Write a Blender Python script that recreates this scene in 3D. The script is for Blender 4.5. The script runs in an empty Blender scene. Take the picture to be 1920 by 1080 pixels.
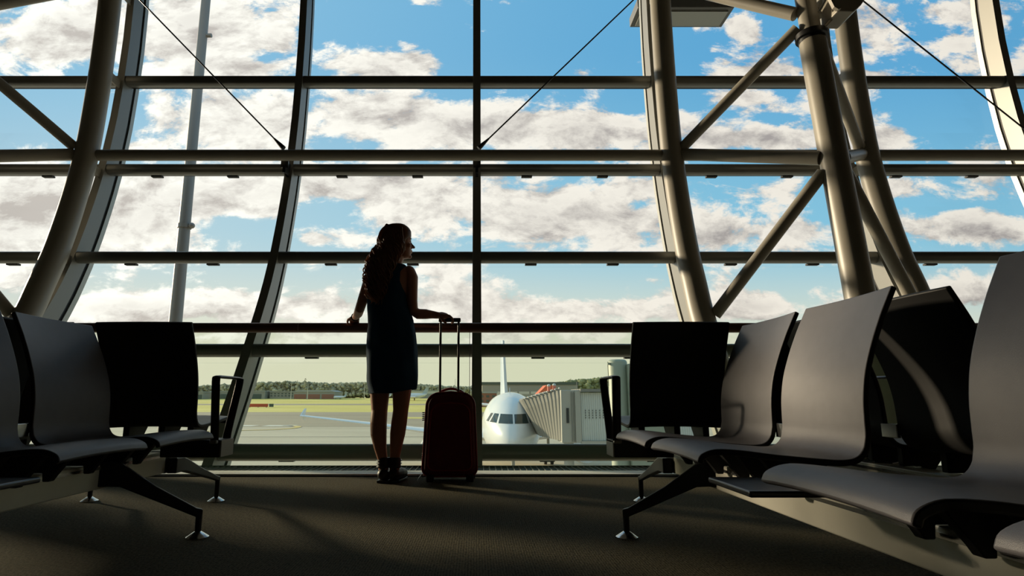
import bpy, bmesh, math, random
from mathutils import Vector, Matrix, noise
random.seed(7)
PI = math.pi
S = bpy.context.scene
COL = S.collection

# ------------------------------------------------------------------ camera, world, sun, exposure
cam_d = bpy.data.cameras.new('camera'); cam = bpy.data.objects.new('camera', cam_d); COL.objects.link(cam)
cam.location = (0, 0, .533)
cam.rotation_euler = (math.radians(90 + 10.557), 0, 0)
cam_d.sensor_width = 36; cam_d.lens = 1100 / 1920 * 36; cam_d.shift_x = 66 / 1920
cam_d.clip_start = .02; cam_d.clip_end = 9000
S.camera = cam
S.cycles.max_bounces = 8; S.cycles.transparent_max_bounces = 24
S.view_settings.view_transform = 'Standard'; S.view_settings.look = 'None'
S.view_settings.gamma = 1; S.view_settings.exposure = 0
S.view_settings.use_curve_mapping = False

SUN_DIR = Vector((-.80, .52, .215)).normalized()      # towards the sun
sd = bpy.data.lights.new('sun', 'SUN'); sd.energy = 6.4; sd.angle = math.radians(4); sd.color = (1, .80, .56)
so = bpy.data.objects.new('sun', sd); COL.objects.link(so); so.location = (-30, 20, 20)
so.rotation_euler = SUN_DIR.to_track_quat('Z', 'Y').to_euler()

def lin(r, g, b):
    f = lambda c: c / 12.92 if c <= .04045 else ((c + .055) / 1.055) ** 2.4
    return (f(r / 255), f(g / 255), f(b / 255), 1)

# cloud masses: (azimuth tangent a, elevation tangent b, size a, size b, weight)
BLOBS = [
 (-0.797,0.661,0.105,0.058,0.42), (-0.739,0.723,0.041,0.028,0.20), (-0.548,0.683,0.116,0.075,0.44), (-0.371,0.678,0.036,0.043,0.24), (-0.451,0.599,0.109,0.022,0.26), (-0.443,0.496,0.122,0.053,0.38), (-0.619,0.447,0.058,0.012,0.20),
 (-0.143,0.610,0.104,0.026,0.34), (-0.200,0.510,0.113,0.042,0.30), (0.006,0.484,0.156,0.036,0.34), (0.210,0.478,0.088,0.040,0.34), (0.194,0.590,0.022,0.017,0.20), (0.505,0.687,0.028,0.022,0.22), (0.410,0.695,0.014,0.013,0.16),
 (0.552,0.599,0.084,0.022,0.30), (0.468,0.542,0.069,0.012,0.20), (0.481,0.461,0.136,0.021,0.32), (0.362,0.499,0.031,0.017,0.20), (0.751,0.678,0.060,0.056,0.20), (0.918,0.721,0.101,0.025,0.24), (0.894,0.658,0.028,0.020,0.20),
 (0.739,0.465,0.058,0.025,0.30), (0.740,0.588,0.050,0.013,0.18), (-0.790,0.321,0.133,0.062,0.48), (-0.528,0.351,0.209,0.048,0.42), (-0.626,0.292,0.122,0.039,0.34), (-0.185,0.373,0.143,0.022,0.36), (-0.099,0.326,0.085,0.034,0.28),
 (-0.286,0.277,0.034,0.020,0.20), (0.100,0.321,0.081,0.055,0.32), (0.223,0.316,0.095,0.042,0.30), (0.316,0.371,0.038,0.014,0.20), (0.420,0.282,0.085,0.031,0.30), (0.511,0.361,0.076,0.024,0.28), (0.770,0.371,0.057,0.020,0.26),
 (0.854,0.292,0.122,0.026,0.32), (0.571,0.292,0.057,0.020,0.20), (-0.592,0.149,0.175,0.024,0.36), (-0.252,0.158,0.097,0.026,0.27), (-0.041,0.163,0.069,0.032,0.26), (0.180,0.147,0.184,0.022,0.32), (0.484,0.158,0.083,0.022,0.26),
 (0.836,0.177,0.120,0.023,0.28), (-0.736,0.201,0.083,0.019,0.16), (-0.060,0.219,0.056,0.013,0.20), (0.051,0.103,0.055,0.011,0.25), (0.224,0.103,0.046,0.009,0.20), (-0.268,0.108,0.073,0.013,0.25), (-0.495,0.101,0.073,0.011,0.25),
 (-0.837,0.520,0.118,0.040,-0.36), (-0.647,0.526,0.034,0.043,-0.20), (-0.176,0.702,0.126,0.038,-0.38), (0.167,0.667,0.121,0.070,-0.42), (0.286,0.542,0.035,0.034,-0.20), (0.390,0.623,0.030,0.078,-0.30), (0.592,0.700,0.061,0.040,-0.20),
 (0.399,0.536,0.059,0.019,-0.14), (0.543,0.499,0.059,0.015,-0.16), (0.888,0.520,0.098,0.045,-0.38), (0.802,0.612,0.060,0.020,-0.20), (-0.278,0.321,0.059,0.032,-0.30), (-0.438,0.297,0.066,0.020,-0.24), (0.291,0.336,0.057,0.014,-0.20),
 (-0.393,0.205,0.102,0.019,-0.26), (0.229,0.217,0.149,0.011,-0.26), (0.644,0.351,0.038,0.040,-0.26), (0.832,0.336,0.057,0.012,-0.24), (-0.256,0.248,0.065,0.013,-0.20), (-0.403,0.628,0.030,0.013,-0.15), (0.618,0.205,0.065,0.013,-0.20),
 (-0.610,0.411,0.058,0.012,-0.12), (0.006,0.267,0.056,0.010,-0.10), ]

def build_world():
    w = bpy.data.worlds.new('sky'); S.world = w; w.use_nodes = True
    w.cycles.sampling_method = 'MANUAL'; w.cycles.sample_map_resolution = 512
    g = bpy.data.node_groups.new('cloud_field', 'ShaderNodeTree')
    g.interface.new_socket('P', in_out='INPUT', socket_type='NodeSocketVector')
    g.interface.new_socket('D', in_out='OUTPUT', socket_type='NodeSocketFloat')
    g.interface.new_socket('N', in_out='OUTPUT', socket_type='NodeSocketFloat')
    N = g.nodes; L = g.links
    gi = N.new('NodeGroupInput'); go = N.new('NodeGroupOutput')
    def m(op, a, b=None, c=None):
        n = N.new('ShaderNodeMath'); n.operation = op
        for i, v in enumerate((a, b, c)):
            if v is None: continue
            if isinstance(v, (int, float)): n.inputs[i].default_value = v
            else: L.new(v, n.inputs[i])
        return n.outputs[0]
    def vm(op, a, b):
        n = N.new('ShaderNodeVectorMath'); n.operation = op
        for i, v in enumerate((a, b)):
            if isinstance(v, tuple): n.inputs[i].default_value = v
            else: L.new(v, n.inputs[i])
        return n
    P = gi.outputs['P']
    sc = vm('MULTIPLY', P, (1, 1.75, 1)).outputs[0]
    n1 = N.new('ShaderNodeTexNoise'); n1.inputs['Scale'].default_value = 5.2; n1.inputs['Detail'].default_value = 9
    n1.inputs['Roughness'].default_value = .66; n1.inputs['Distortion'].default_value = .25; L.new(sc, n1.inputs['Vector'])
    n2 = N.new('ShaderNodeTexNoise'); n2.inputs['Scale'].default_value = 13; n2.inputs['Detail'].default_value = 7
    n2.inputs['Roughness'].default_value = .62; n2.inputs['Distortion'].default_value = .5; L.new(vm('ADD', sc, (3.1, 7.7, 2)).outputs[0], n2.inputs['Vector'])
    acc = m('ADD', m('MULTIPLY', m('SUBTRACT', n1.outputs['Fac'], .5), 1.15), m('MULTIPLY', m('SUBTRACT', n2.outputs['Fac'], .5), .55))
    L.new(acc, go.inputs['N'])
    for (a, b, sa, sb, wt) in BLOBS:
        d = vm('SUBTRACT', P, (a, b, 0)).outputs[0]
        d = vm('MULTIPLY', d, (1 / sa, 1 / sb, 0)).outputs[0]
        q = vm('DOT_PRODUCT', d, d).outputs['Value']
        acc = m('ADD', acc, m('MULTIPLY', m('POWER', math.e, m('MULTIPLY', q, -1.0)), wt))
    L.new(acc, go.inputs['D'])

    N = w.node_tree.nodes; L = w.node_tree.links; N.clear()
    out = N.new('ShaderNodeOutputWorld'); bg = N.new('ShaderNodeBackground'); L.new(bg.outputs[0], out.inputs[0])
    tc = N.new('ShaderNodeTexCoord'); sp = N.new('ShaderNodeSeparateXYZ'); L.new(tc.outputs['Generated'], sp.inputs[0])
    def m(op, a, b=None, c=None, cl=False):
        n = N.new('ShaderNodeMath'); n.operation = op; n.use_clamp = cl
        for i, v in enumerate((a, b, c)):
            if v is None: continue
            if isinstance(v, (int, float)): n.inputs[i].default_value = v
            else: L.new(v, n.inputs[i])
        return n.outputs[0]
    def mixc(f, a, b):
        n = N.new('ShaderNodeMix'); n.data_type = 'RGBA'
        for i, v in ((0, f), (6, a), (7, b)):
            if isinstance(v, (tuple, float, int)): n.inputs[i].default_value = v
            else: L.new(v, n.inputs[i])
        return n.outputs[2]
    def ramp(v, lo, hi):
        n = N.new('ShaderNodeMapRange'); n.interpolation_type = 'SMOOTHSTEP'
        L.new(v, n.inputs[0]); n.inputs[1].default_value = lo; n.inputs[2].default_value = hi
        return n.outputs[0]
    y = m('MAXIMUM', m('ABSOLUTE', sp.outputs[1]), .22)
    a = m('DIVIDE', sp.outputs[0], y); b = m('DIVIDE', sp.outputs[2], y)
    cb = N.new('ShaderNodeCombineXYZ'); L.new(a, cb.inputs[0]); L.new(b, cb.inputs[1])
    def field(off):
        v = cb.outputs[0]
        if off != (0, 0, 0):
            q = N.new('ShaderNodeVectorMath'); q.operation = 'ADD'; L.new(v, q.inputs[0]); q.inputs[1].default_value = off; v = q.outputs[0]
        gn = N.new('ShaderNodeGroup'); gn.node_tree = g; L.new(v, gn.inputs[0]); return gn.outputs
    f0 = field((0, 0, 0)); d0 = f0['D']; d0n = f0['N']; d1 = field((-.020, .026, 0))['N']
    cov = ramp(d0, -.02, .13)
    lit = m('ADD', m('MULTIPLY', m('SUBTRACT', d0n, d1), 3.3), .76, cl=True)      # sunward edges are bright
    thick = ramp(d0, .14, .60)
    lit = m('SUBTRACT', lit, m('MULTIPLY', thick, .42), cl=True)
    left = ramp(a, .55, -.85)
    shade = mixc(left, lin(172, 162, 158), lin(208, 198, 190))
    bright = mixc(left, lin(250, 240, 228), (1.25, 1.2, 1.1, 1))
    ccol = mixc(lit, shade, bright)
    # clear sky: deeper blue high up and to the right, paler to the left and low down
    top = mixc(left, lin(98, 170, 217), lin(146, 198, 229))
    mid = mixc(left, lin(140, 200, 226), lin(196, 220, 228))
    sky = mixc(ramp(b, .22, .66), mid, top)
    hor = mixc(left, lin(234, 231, 206), lin(244, 237, 212))
    sky = mixc(ramp(b, .30, .05), sky, hor)
    c = mixc(m('MULTIPLY', cov, m('ADD', m('MULTIPLY', ramp(b, .045, .11), .96), .0)), sky, ccol)
    c = mixc(ramp(b, .0, -.05), c, lin(150, 145, 120))
    L.new(c, bg.inputs[0]); bg.inputs[1].default_value = 1.0
build_world()

# ------------------------------------------------------------------ materials
def mat(name, col, rough=.5, metal=0., spec=.5, bump=0., bscale=200., vary=0., vscale=8., coat=0., sheen=0.):
    m = bpy.data.materials.new(name); m.use_nodes = True
    N = m.node_tree.nodes; L = m.node_tree.links; b = N['Principled BSDF']
    c = col if len(col) == 4 else (*col, 1)
    b.inputs['Base Color'].default_value = c
    b.inputs['Roughness'].default_value = rough; b.inputs['Metallic'].default_value = metal
    b.inputs['Specular IOR Level'].default_value = spec
    b.inputs['Coat Weight'].default_value = coat; b.inputs['Sheen Weight'].default_value = sheen
    tc = N.new('ShaderNodeTexCoord')
    if vary:
        n = N.new('ShaderNodeTexNoise'); n.inputs['Scale'].default_value = vscale; n.inputs['Detail'].default_value = 5
        L.new(tc.outputs['Object'], n.inputs['Vector'])
        mr = N.new('ShaderNodeMapRange'); L.new(n.outputs['Fac'], mr.inputs[0])
        mr.inputs[1].default_value = .3; mr.inputs[2].default_value = .7
        mr.inputs[3].default_value = 1 - vary; mr.inputs[4].default_value = 1 + vary
        mx = N.new('ShaderNodeVectorMath'); mx.operation = 'SCALE'; mx.inputs[0].default_value = c[:3]; L.new(mr.outputs[0], mx.inputs['Scale'])
        L.new(mx.outputs[0], b.inputs['Base Color'])
    if bump:
        n = N.new('ShaderNodeTexNoise'); n.inputs['Scale'].default_value = bscale; n.inputs['Detail'].default_value = 4
        L.new(tc.outputs['Object'], n.inputs['Vector'])
        bp = N.new('ShaderNodeBump'); bp.inputs['Strength'].default_value = bump; bp.inputs['Distance'].default_value = .002
        L.new(n.outputs['Fac'], bp.inputs['Height']); L.new(bp.outputs[0], b.inputs['Normal'])
    return m

def glass_mat(name, tint, refl=1.0, base=.04):
    m = bpy.data.materials.new(name); m.use_nodes = True
    N = m.node_tree.nodes; L = m.node_tree.links; N.clear()
    o = N.new('ShaderNodeOutputMaterial'); t = N.new('ShaderNodeBsdfTransparent'); t.inputs[0].default_value = (*tint, 1)
    g = N.new('ShaderNodeBsdfGlossy'); g.inputs['Roughness'].default_value = .01
    lw = N.new('ShaderNodeLayerWeight'); lw.inputs[0].default_value = .25
    mu = N.new('ShaderNodeMath'); mu.operation = 'MULTIPLY_ADD'; L.new(lw.outputs['Fresnel'], mu.inputs[0]); mu.inputs[1].default_value = .5 * refl; mu.inputs[2].default_value = base * 0
    mx = N.new('ShaderNodeMixShader'); L.new(mu.outputs[0], mx.inputs[0]); L.new(t.outputs[0], mx.inputs[1]); L.new(g.outputs[0], mx.inputs[2])
    L.new(mx.outputs[0], o.inputs[0]); return m

M = {}
M['steel'] = mat('painted_steel', (.29, .27, .225), .42, 0, .5, .05, 300, .05, 3)
M['transom'] = mat('transom_profile', (.17, .17, .155), .36, .45)
M['alu'] = mat('anodised_frame', (.34, .34, .31), .38, .5, .5)
M['mullion'] = mat('mullion_paint', (.20, .20, .185), .4, .3)
M['frame_dark'] = mat('dark_frame', (.12, .12, .115), .42, .2)
M['sill'] = mat('silver_sill', (.90, .90, .87), .45, 0)
M['bracket'] = mat('bracket_paint', (.40, .37, .31), .45)
M['gasket'] = mat('black_gasket', (.012, .012, .012), .6)
M['beam'] = mat('bench_beam_aluminium', (.66, .64, .54), .40, .25, .5, .05, 400, .06, 5)
M['chrome'] = mat('polished_metal', (.72, .72, .72), .18, 1)
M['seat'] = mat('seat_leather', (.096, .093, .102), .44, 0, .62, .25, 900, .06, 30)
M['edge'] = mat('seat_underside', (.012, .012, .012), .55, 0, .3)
M['black'] = mat('black_metal', (.018, .018, .02), .35, .3)
M['table'] = mat('table_laminate', (.035, .036, .042), .30, 0, .6)
def dusty(m, f, c):                                  # faint green body colour and dust on a pane
    N = m.node_tree.nodes; L = m.node_tree.links; o = [n for n in N if n.type == 'OUTPUT_MATERIAL'][0]; src = o.inputs[0].links[0].from_socket
    d = N.new('ShaderNodeBsdfDiffuse'); d.inputs[0].default_value = (*c, 1); x = N.new('ShaderNodeMixShader'); x.inputs[0].default_value = f
    L.new(src, x.inputs[1]); L.new(d.outputs[0], x.inputs[2]); L.new(x.outputs[0], o.inputs[0]); return m
M['glass'] = glass_mat('window_glass', (.97, .985, .98), .12)
M['bal'] = dusty(glass_mat('balustrade_glass', (.94, .965, .925), .45), .035, (.22, .50, .36))
M['rail'] = mat('handrail_bronze', (.20, .12, .095), .33, .6)
M['skin'] = mat('skin', (.42, .185, .115), .45, 0, .4, .05, 500)
M['hair'] = mat('hair_brown', (.22, .105, .052), .42, 0, .6, .3, 500, .2, 30)
def hair_mat(m):
    N = m.node_tree.nodes; L = m.node_tree.links; p = N['Principled BSDF']; o = [n for n in N if n.type == 'OUTPUT_MATERIAL'][0]
    t = N.new('ShaderNodeBsdfTranslucent'); t.inputs[0].default_value = (.62, .33, .16, 1)
    x = N.new('ShaderNodeMixShader'); x.inputs[0].default_value = .42
    L.new(p.outputs[0], x.inputs[1]); L.new(t.outputs[0], x.inputs[2]); L.new(x.outputs[0], o.inputs[0])
hair_mat(M['hair'])
M['dress'] = mat('dress_cloth', (.010, .048, .105), .8, 0, .2, .4, 500, .15, 8)
M['boot'] = mat('boot_leather', (.012, .010, .010), .45)
M['case'] = mat('suitcase_fabric', (.17, .010, .014), .6, 0, .4, .4, 900, .1, 20)
M['case_trim'] = mat('suitcase_trim', (.36, .016, .02), .45)
M['white'] = mat('aircraft_white', (.74, .77, .80), .22, 0, .6, coat=.3)
M['bluewhite'] = mat('aircraft_grey_blue', (.42, .50, .58), .3)
M['cockpit'] = mat('cockpit_glass', (.03, .045, .045), .08, 0, .8)
M['concrete_grey'] = mat('bridge_cladding', (.40, .39, .355), .55, .1)
M['bellows'] = mat('bridge_bellows', (.215, .21, .19), .8)
M['bridge_white'] = mat('bridge_panel', (.56, .58, .56), .5)
M['rotunda'] = mat('rotunda_paint', (.30, .335, .27), .5)
M['dark'] = mat('dark_slot', (.03, .03, .03), .6)
M['amber'] = mat('warning_lamp', (.75, .22, .16), .3)
M['interior'] = mat('interior_paint', (.14, .13, .115), .8)
M['slab'] = mat('slab_concrete', (.18, .18, .17), .8)
M['tree'] = mat('hazed_tree_foliage', (.42, .39, .27), .9, 0, .1, 0, 1, .35, .08)  # leaf colour lightened: distance haze is put into the base colour
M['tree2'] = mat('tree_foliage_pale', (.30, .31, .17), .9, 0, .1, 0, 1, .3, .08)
M['bld_grey'] = mat('hangar_grey', (.32, .31, .27), .8)
M['bld_red'] = mat('hangar_red', (.30, .14, .10), .8)
M['bld_white'] = mat('hangar_white', (.60, .59, .52), .7)
M['bld_dark'] = mat('hangar_dark', (.10, .12, .10), .8)
M['bld_roof'] = mat('hangar_roof', (.34, .35, .33), .7)
M['orange'] = mat('hangar_orange', (.62, .14, .07), .7)
M['sign_red'] = mat('sign_red', (.50, .09, .04), .6)
M['yellow'] = mat('line_yellow', (.68, .50, .16), .7)
M['line_white'] = mat('line_white', (.72, .68, .58), .7)
M['pole'] = mat('mast_galvanised', (.28, .27, .25), .55, .3)

def carpet_mat():
    m = bpy.data.materials.new('loop_carpet'); m.use_nodes = True
    N = m.node_tree.nodes; L = m.node_tree.links; b = N['Principled BSDF']
    b.inputs['Roughness'].default_value = .95; b.inputs['Specular IOR Level'].default_value = .15
    tc = N.new('ShaderNodeTexCoord')
    def nz(scale, det, vec):
        n = N.new('ShaderNodeTexNoise'); n.inputs['Scale'].default_value = scale; n.inputs['Detail'].default_value = det; n.inputs['Roughness'].default_value = .7
        mp = N.new('ShaderNodeMapping'); mp.inputs['Scale'].default_value = vec
        L.new(tc.outputs['Object'], mp.inputs[0]); L.new(mp.outputs[0], n.inputs['Vector']); return n.outputs['Fac']
    wv = N.new('ShaderNodeTexWave'); wv.inputs['Scale'].default_value = 34; wv.inputs['Distortion'].default_value = 2.2; wv.inputs['Detail'].default_value = 2
    wv.bands_direction = 'X'; L.new(tc.outputs['Object'], wv.inputs['Vector'])
    wy = N.new('ShaderNodeTexWave'); wy.inputs['Scale'].default_value = 22; wy.inputs['Distortion'].default_value = 3; wy.inputs['Detail'].default_value = 2
    wy.bands_direction = 'Y'; L.new(tc.outputs['Object'], wy.inputs['Vector'])
    fine = nz(120, 5, (1, .6, 1)); big = nz(2.0, 3, (1, 1, 1))
    def mm(op, a, c):
        n = N.new('ShaderNodeMath'); n.operation = op
        for i, v in enumerate((a, c)):
            if isinstance(v, (int, float)): n.inputs[i].default_value = v
            else: L.new(v, n.inputs[i])
        return n.outputs[0]
    h = mm('ADD', mm('MULTIPLY', wv.outputs['Fac'], .16), mm('ADD', mm('MULTIPLY', fine, 1.35), mm('MULTIPLY', wy.outputs['Fac'], .16)))
    cr = N.new('ShaderNodeValToRGB'); e = cr.color_ramp.elements
    e[0].position = .58; e[0].color = (.012, .010, .007, 1); e[1].position = 1.12 - .12; e[1].color = (.155, .128, .080, 1)
    L.new(mm('ADD', h, mm('MULTIPLY', mm('SUBTRACT', big, .5), .12)), cr.inputs[0]); L.new(cr.outputs[0], b.inputs['Base Color'])
    bp = N.new('ShaderNodeBump'); bp.inputs['Strength'].default_value = .8; bp.inputs['Distance'].default_value = .004
    L.new(h, bp.inputs['Height']); L.new(bp.outputs[0], b.inputs['Normal'])
    return m
M['carpet'] = carpet_mat()

def ground_mat(name, c1, c2, scale, sy=1.):
    m = mat(name, (*c1, 1), .9, spec=.15); N = m.node_tree.nodes; L = m.node_tree.links
    tc = N.new('ShaderNodeTexCoord'); mp = N.new('ShaderNodeMapping'); mp.inputs['Scale'].default_value = (scale, scale * sy, 1)
    n = N.new('ShaderNodeTexNoise'); n.inputs['Scale'].default_value = 1; n.inputs['Detail'].default_value = 6; n.inputs['Roughness'].default_value = .62
    cr = N.new('ShaderNodeValToRGB'); cr.color_ramp.elements[0].position = .35; cr.color_ramp.elements[1].position = .65
    cr.color_ramp.elements[0].color = (*c1, 1); cr.color_ramp.elements[1].color = (*c2, 1)
    L.new(tc.outputs['Object'], mp.inputs[0]); L.new(mp.outputs[0], n.inputs['Vector']); L.new(n.outputs['Fac'], cr.inputs[0])
    L.new(cr.outputs[0], N['Principled BSDF'].inputs['Base Color']); return m
M['apron'] = ground_mat('apron_concrete', (.50, .435, .33), (.60, .525, .40), .02, 5)
M['asphalt'] = ground_mat('taxiway_asphalt', (.36, .30, .22), (.43, .365, .27), .01, 6)
M['grass'] = ground_mat('airfield_grass', (.62, .52, .15), (.78, .66, .23), .02, 3)

# ------------------------------------------------------------------ helpers
WM = {}
class MB:
    def __init__(s): s.bm = bmesh.new()
    def box(s, c, d, rot=None):
        vs = []
        R = rot.to_matrix() if hasattr(rot, 'to_matrix') else (rot or Matrix.Identity(3))
        for i in (-.5, .5):
            for j in (-.5, .5):
                for k in (-.5, .5):
                    vs.append(s.bm.verts.new(Vector(c) + R @ Vector((i * d[0], j * d[1], k * d[2]))))
        for f in ((0,1,3,2),(4,6,7,5),(0,4,5,1),(2,3,7,6),(0,2,6,4),(1,5,7,3)): s.bm.faces.new([vs[q] for q in f])
        return s
    def loft(s, rings, cap=True, closed=True):
        R = [[s.bm.verts.new(p) for p in r] for r in rings]
        n = len(R[0])
        for a, b in zip(R, R[1:]):
            for i in range(n if closed else n - 1):
                j = (i + 1) % n
                s.bm.faces.new((a[i], a[j], b[j], b[i]))
        if cap and closed:
            s.bm.faces.new(R[0][::-1]); s.bm.faces.new(R[-1])
        return s
    def tube(s, pts, rad, n=14, cap=True, flat=None):
        pts = [Vector(p) for p in pts]
        if isinstance(rad, (int, float)): rad = [rad] * len(pts)
        rings = []; u = None
        for i, p in enumerate(pts):
            t = (pts[min(i + 1, len(pts) - 1)] - pts[max(i - 1, 0)])
            t = t.normalized() if t.length > 1e-9 else Vector((0, 0, 1))
            if u is None:
                u = t.orthogonal().normalized() if flat is None else (Vector(flat) - t * Vector(flat).dot(t)).normalized()
            else: u = (u - t * u.dot(t)).normalized()
            v = t.cross(u); r = rad[i]; rx, ry = (r if isinstance(r, tuple) else (r, r))
            rings.append([p + u * math.cos(2 * PI * k / n) * rx + v * math.sin(2 * PI * k / n) * ry for k in range(n)])
        return s.loft(rings, cap)
    def capsule(s, pts, rad, n=14):               # tube with round ends
        pts = [Vector(p) for p in pts]; rad = list(rad) if not isinstance(rad, (int, float)) else [rad] * len(pts)
        d0 = (pts[0] - pts[1]).normalized(); d1 = (pts[-1] - pts[-2]).normalized()
        P0 = []; R0 = []; P1 = []; R1 = []
        for q in (80, 55, 28):
            a = math.radians(q)
            P0.append(pts[0] + d0 * rad[0] * math.sin(a)); R0.append(rad[0] * math.cos(a))
            P1.insert(0, pts[-1] + d1 * rad[-1] * math.sin(a)); R1.insert(0, rad[-1] * math.cos(a))
        return s.tube(P0 + pts + P1, R0 + rad + R1, n)
    def ell(s, c, r, rot=None, seg=16, rings=10):
        R = rot.to_matrix() if hasattr(rot, 'to_matrix') else (rot or Matrix.Identity(3))
        M4 = Matrix.Translation(Vector(c)) @ R.to_4x4() @ Matrix.Diagonal((r[0], r[1], r[2], 1))
        bmesh.ops.create_uvsphere(s.bm, u_segments=seg, v_segments=rings, radius=1, matrix=M4); return s
    def cyl(s, a, b, r, n=24, r2=None): return s.tube([a, b], [r, r2 if r2 is not None else r], n)
    def prism(s, poly, axis, lo, hi):             # poly in the two other axes
        def P(p, t):
            return {'x': (t, p[0], p[1]), 'y': (p[0], t, p[1]), 'z': (p[0], p[1], t)}[axis]
        return s.loft([[P(p, lo) for p in poly], [P(p, hi) for p in poly]])
    def build(s, name, m, parent=None, smooth=True, bevel=0., seg=2, angle=40):
        bmesh.ops.recalc_face_normals(s.bm, faces=s.bm.faces[:])
        me = bpy.data.meshes.new(name); s.bm.to_mesh(me); s.bm.free()
        if parent is not None and parent.name in WM: me.transform(WM[parent.name].inverted())
        o = bpy.data.objects.new(name, me); COL.objects.link(o)
        for q in (m if isinstance(m, list) else [m]): me.materials.append(q)
        if parent is not None: o.parent = parent; WM[o.name] = WM.get(parent.name, Matrix.Identity(4)).copy()
        else: WM[o.name] = Matrix.Identity(4)
        if smooth:
            for p in me.polygons: p.use_smooth = True
            if bevel == 0:
                try: me.set_sharp_from_angle(angle=math.radians(angle))
                except Exception: pass
        if bevel:
            b = o.modifiers.new('bevel', 'BEVEL'); b.width = bevel; b.segments = seg; b.limit_method = 'ANGLE'; b.angle_limit = math.radians(35)
            b.harden_normals = smooth
        return o

def tag(o, label, cat, group=None):
    o['label'] = label; o['category'] = cat
    if group: o['group'] = group
    return o
def thing(name, loc, label, cat, group=None):
    o = bpy.data.objects.new(name, None); COL.objects.link(o); o.location = loc; o.empty_display_size = .1
    WM[o.name] = Matrix.Translation(loc)
    return tag(o, label, cat, group)
def recentre(o):                                   # put a one-mesh thing's origin at the base of its mesh
    vs = o.data.vertices
    lo = Vector([min(v.co[i] for v in vs) for i in range(3)]); hi = Vector([max(v.co[i] for v in vs) for i in range(3)])
    c = Vector(((lo.x + hi.x) / 2, (lo.y + hi.y) / 2, lo.z)); o.data.transform(Matrix.Translation(-c)); o.location = c
    return o
def struct(o): o['kind'] = 'structure'; return o
def lerp_tab(tab, z):
    if z <= tab[0][0]: return tab[0][1]
    for (a, ya), (b, yb) in zip(tab, tab[1:]):
        if z <= b: return ya + (yb - ya) * (z - a) / (b - a)
    return tab[-1][1]
def catmull(P, n=8):
    P = [Vector(p) for p in P]; Q = [P[0] * 2 - P[1]] + P + [P[-1] * 2 - P[-2]]; out = []
    for i in range(1, len(Q) - 2):
        a, b, c, d = Q[i - 1:i + 3]
        for k in range(n):
            t = k / n
            out.append(.5 * ((2 * b) + (c - a) * t + (2 * a - 5 * b + 4 * c - d) * t * t + (3 * b - a - 3 * c + d) * t ** 3))
    out.append(P[-1]); return out

# ------------------------------------------------------------------ room shell
FACX = 10.5
struct(MB().box((0, -4.9, -.2), (26, 19.2, .4)).build('floor', M['carpet'], smooth=False))
struct(MB().box((0, -3.9, 7.75), (26, 22, .3)).build('ceiling', M['interior'], smooth=False))
struct(MB().box((0, -14.6, 3.6), (26, .2, 8)).build('wall_back', M['interior'], smooth=False))
struct(MB().box((-FACX - .25, -4.2, 3.6), (.3, 21, 8)).build('wall_left', M['interior'], smooth=False))
struct(MB().box((FACX + .25, -4.2, 3.6), (.3, 21, 8)).build('wall_right', M['interior'], smooth=False))

# curved facade profile: inner flange depth as a function of height
PROF = [(-.06, 4.69), (0, 4.73), (.2, 4.87), (.42, 5.02), (.7, 5.21), (.98, 5.38), (1.26, 5.55), (1.6, 5.74), (1.97, 5.90), (2.4, 6.04), (2.8, 6.15), (3.22, 6.24), (3.7, 6.31), (4.2, 6.35), (4.75, 6.37), (5.3, 6.36), (6.0, 6.30), (6.8, 6.18), (7.55, 6.02)]
def prof(z): return lerp_tab(PROF, z)
def pnorm(z):                                       # outward normal (y,z)
    d = (prof(z + .15) - prof(z - .15)) / .3
    l = math.hypot(1, d); return 1 / l, -d / l
def fp(z, off): ny, nz = pnorm(z); return prof(z) + ny * off, z + nz * off
ZS = [-.05 + i * (7.55 / 44) for i in range(45)]
def sweep(mb, x0, x1, o0, o1):
    rings = []
    for z in ZS:
        y0, z0 = fp(z, o0); y1, z1 = fp(z, o1)
        rings.append([(x0, y0, z0), (x1, y0, z0), (x1, y1, z1), (x0, y1, z1)])
    mb.loft(rings)
tr = 1
MULL = [i * 2.1 for i in range(-5, 6)]
for x in MULL:
    mb = MB(); sweep(mb, x - .042, x + .042, 0, .195)
    o = struct(mb.build('trim_%d' % tr, M['mullion'])); tr += 1
    g = MB(); sweep(g, x - .030, x + .030, .1955, .235); g.build('glazing_gasket', M['gasket'], o)
    g = MB(); sweep(g, x - .046, x + .046, .2355, .30); g.build('cover_cap', M['alu'], o)
TZ = [.100, .958, 1.969, 3.063, 4.233, 5.45, 6.6, 7.5]
for zc in TZ:
    hh = .066 if zc < .5 else .061
    ny, nz = pnorm(zc); yc = prof(zc) + ny * .075; hd = .062
    ring = []
    for k in range(36):                                # rounded bar with shallow grooves on its inner face
        a = 2 * PI * k / 36; gr_ = 1 - (.035 if k % 4 == 0 and math.cos(a) < -.2 else 0)
        ex = math.copysign(abs(math.cos(a)) ** .75, math.cos(a)) * hd * gr_; ez = math.copysign(abs(math.sin(a)) ** .75, math.sin(a)) * hh * gr_
        ring.append((yc + ex, zc + ez))
    for x in MULL[:-1]:
        mb = MB(); mb.loft([[(x + .044, p[0], p[1]) for p in ring], [(x + 2.056, p[0], p[1]) for p in ring]])
        o = struct(mb.build('trim_%d' % tr, M['transom'], angle=60)); tr += 1
        MB().box((x + 1.05, yc + .08, zc), (2.01, .06, hh * 1.1)).build('glazing_bead', M['gasket'], o, smooth=False)
        if zc < 3.5:
            for f in (.27, .68): MB().box((x + 2.1 * f, yc + .05, zc - hh - .002), (.12, .05, .018)).build('drain_clip', M['gasket'], o, smooth=False)
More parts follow.
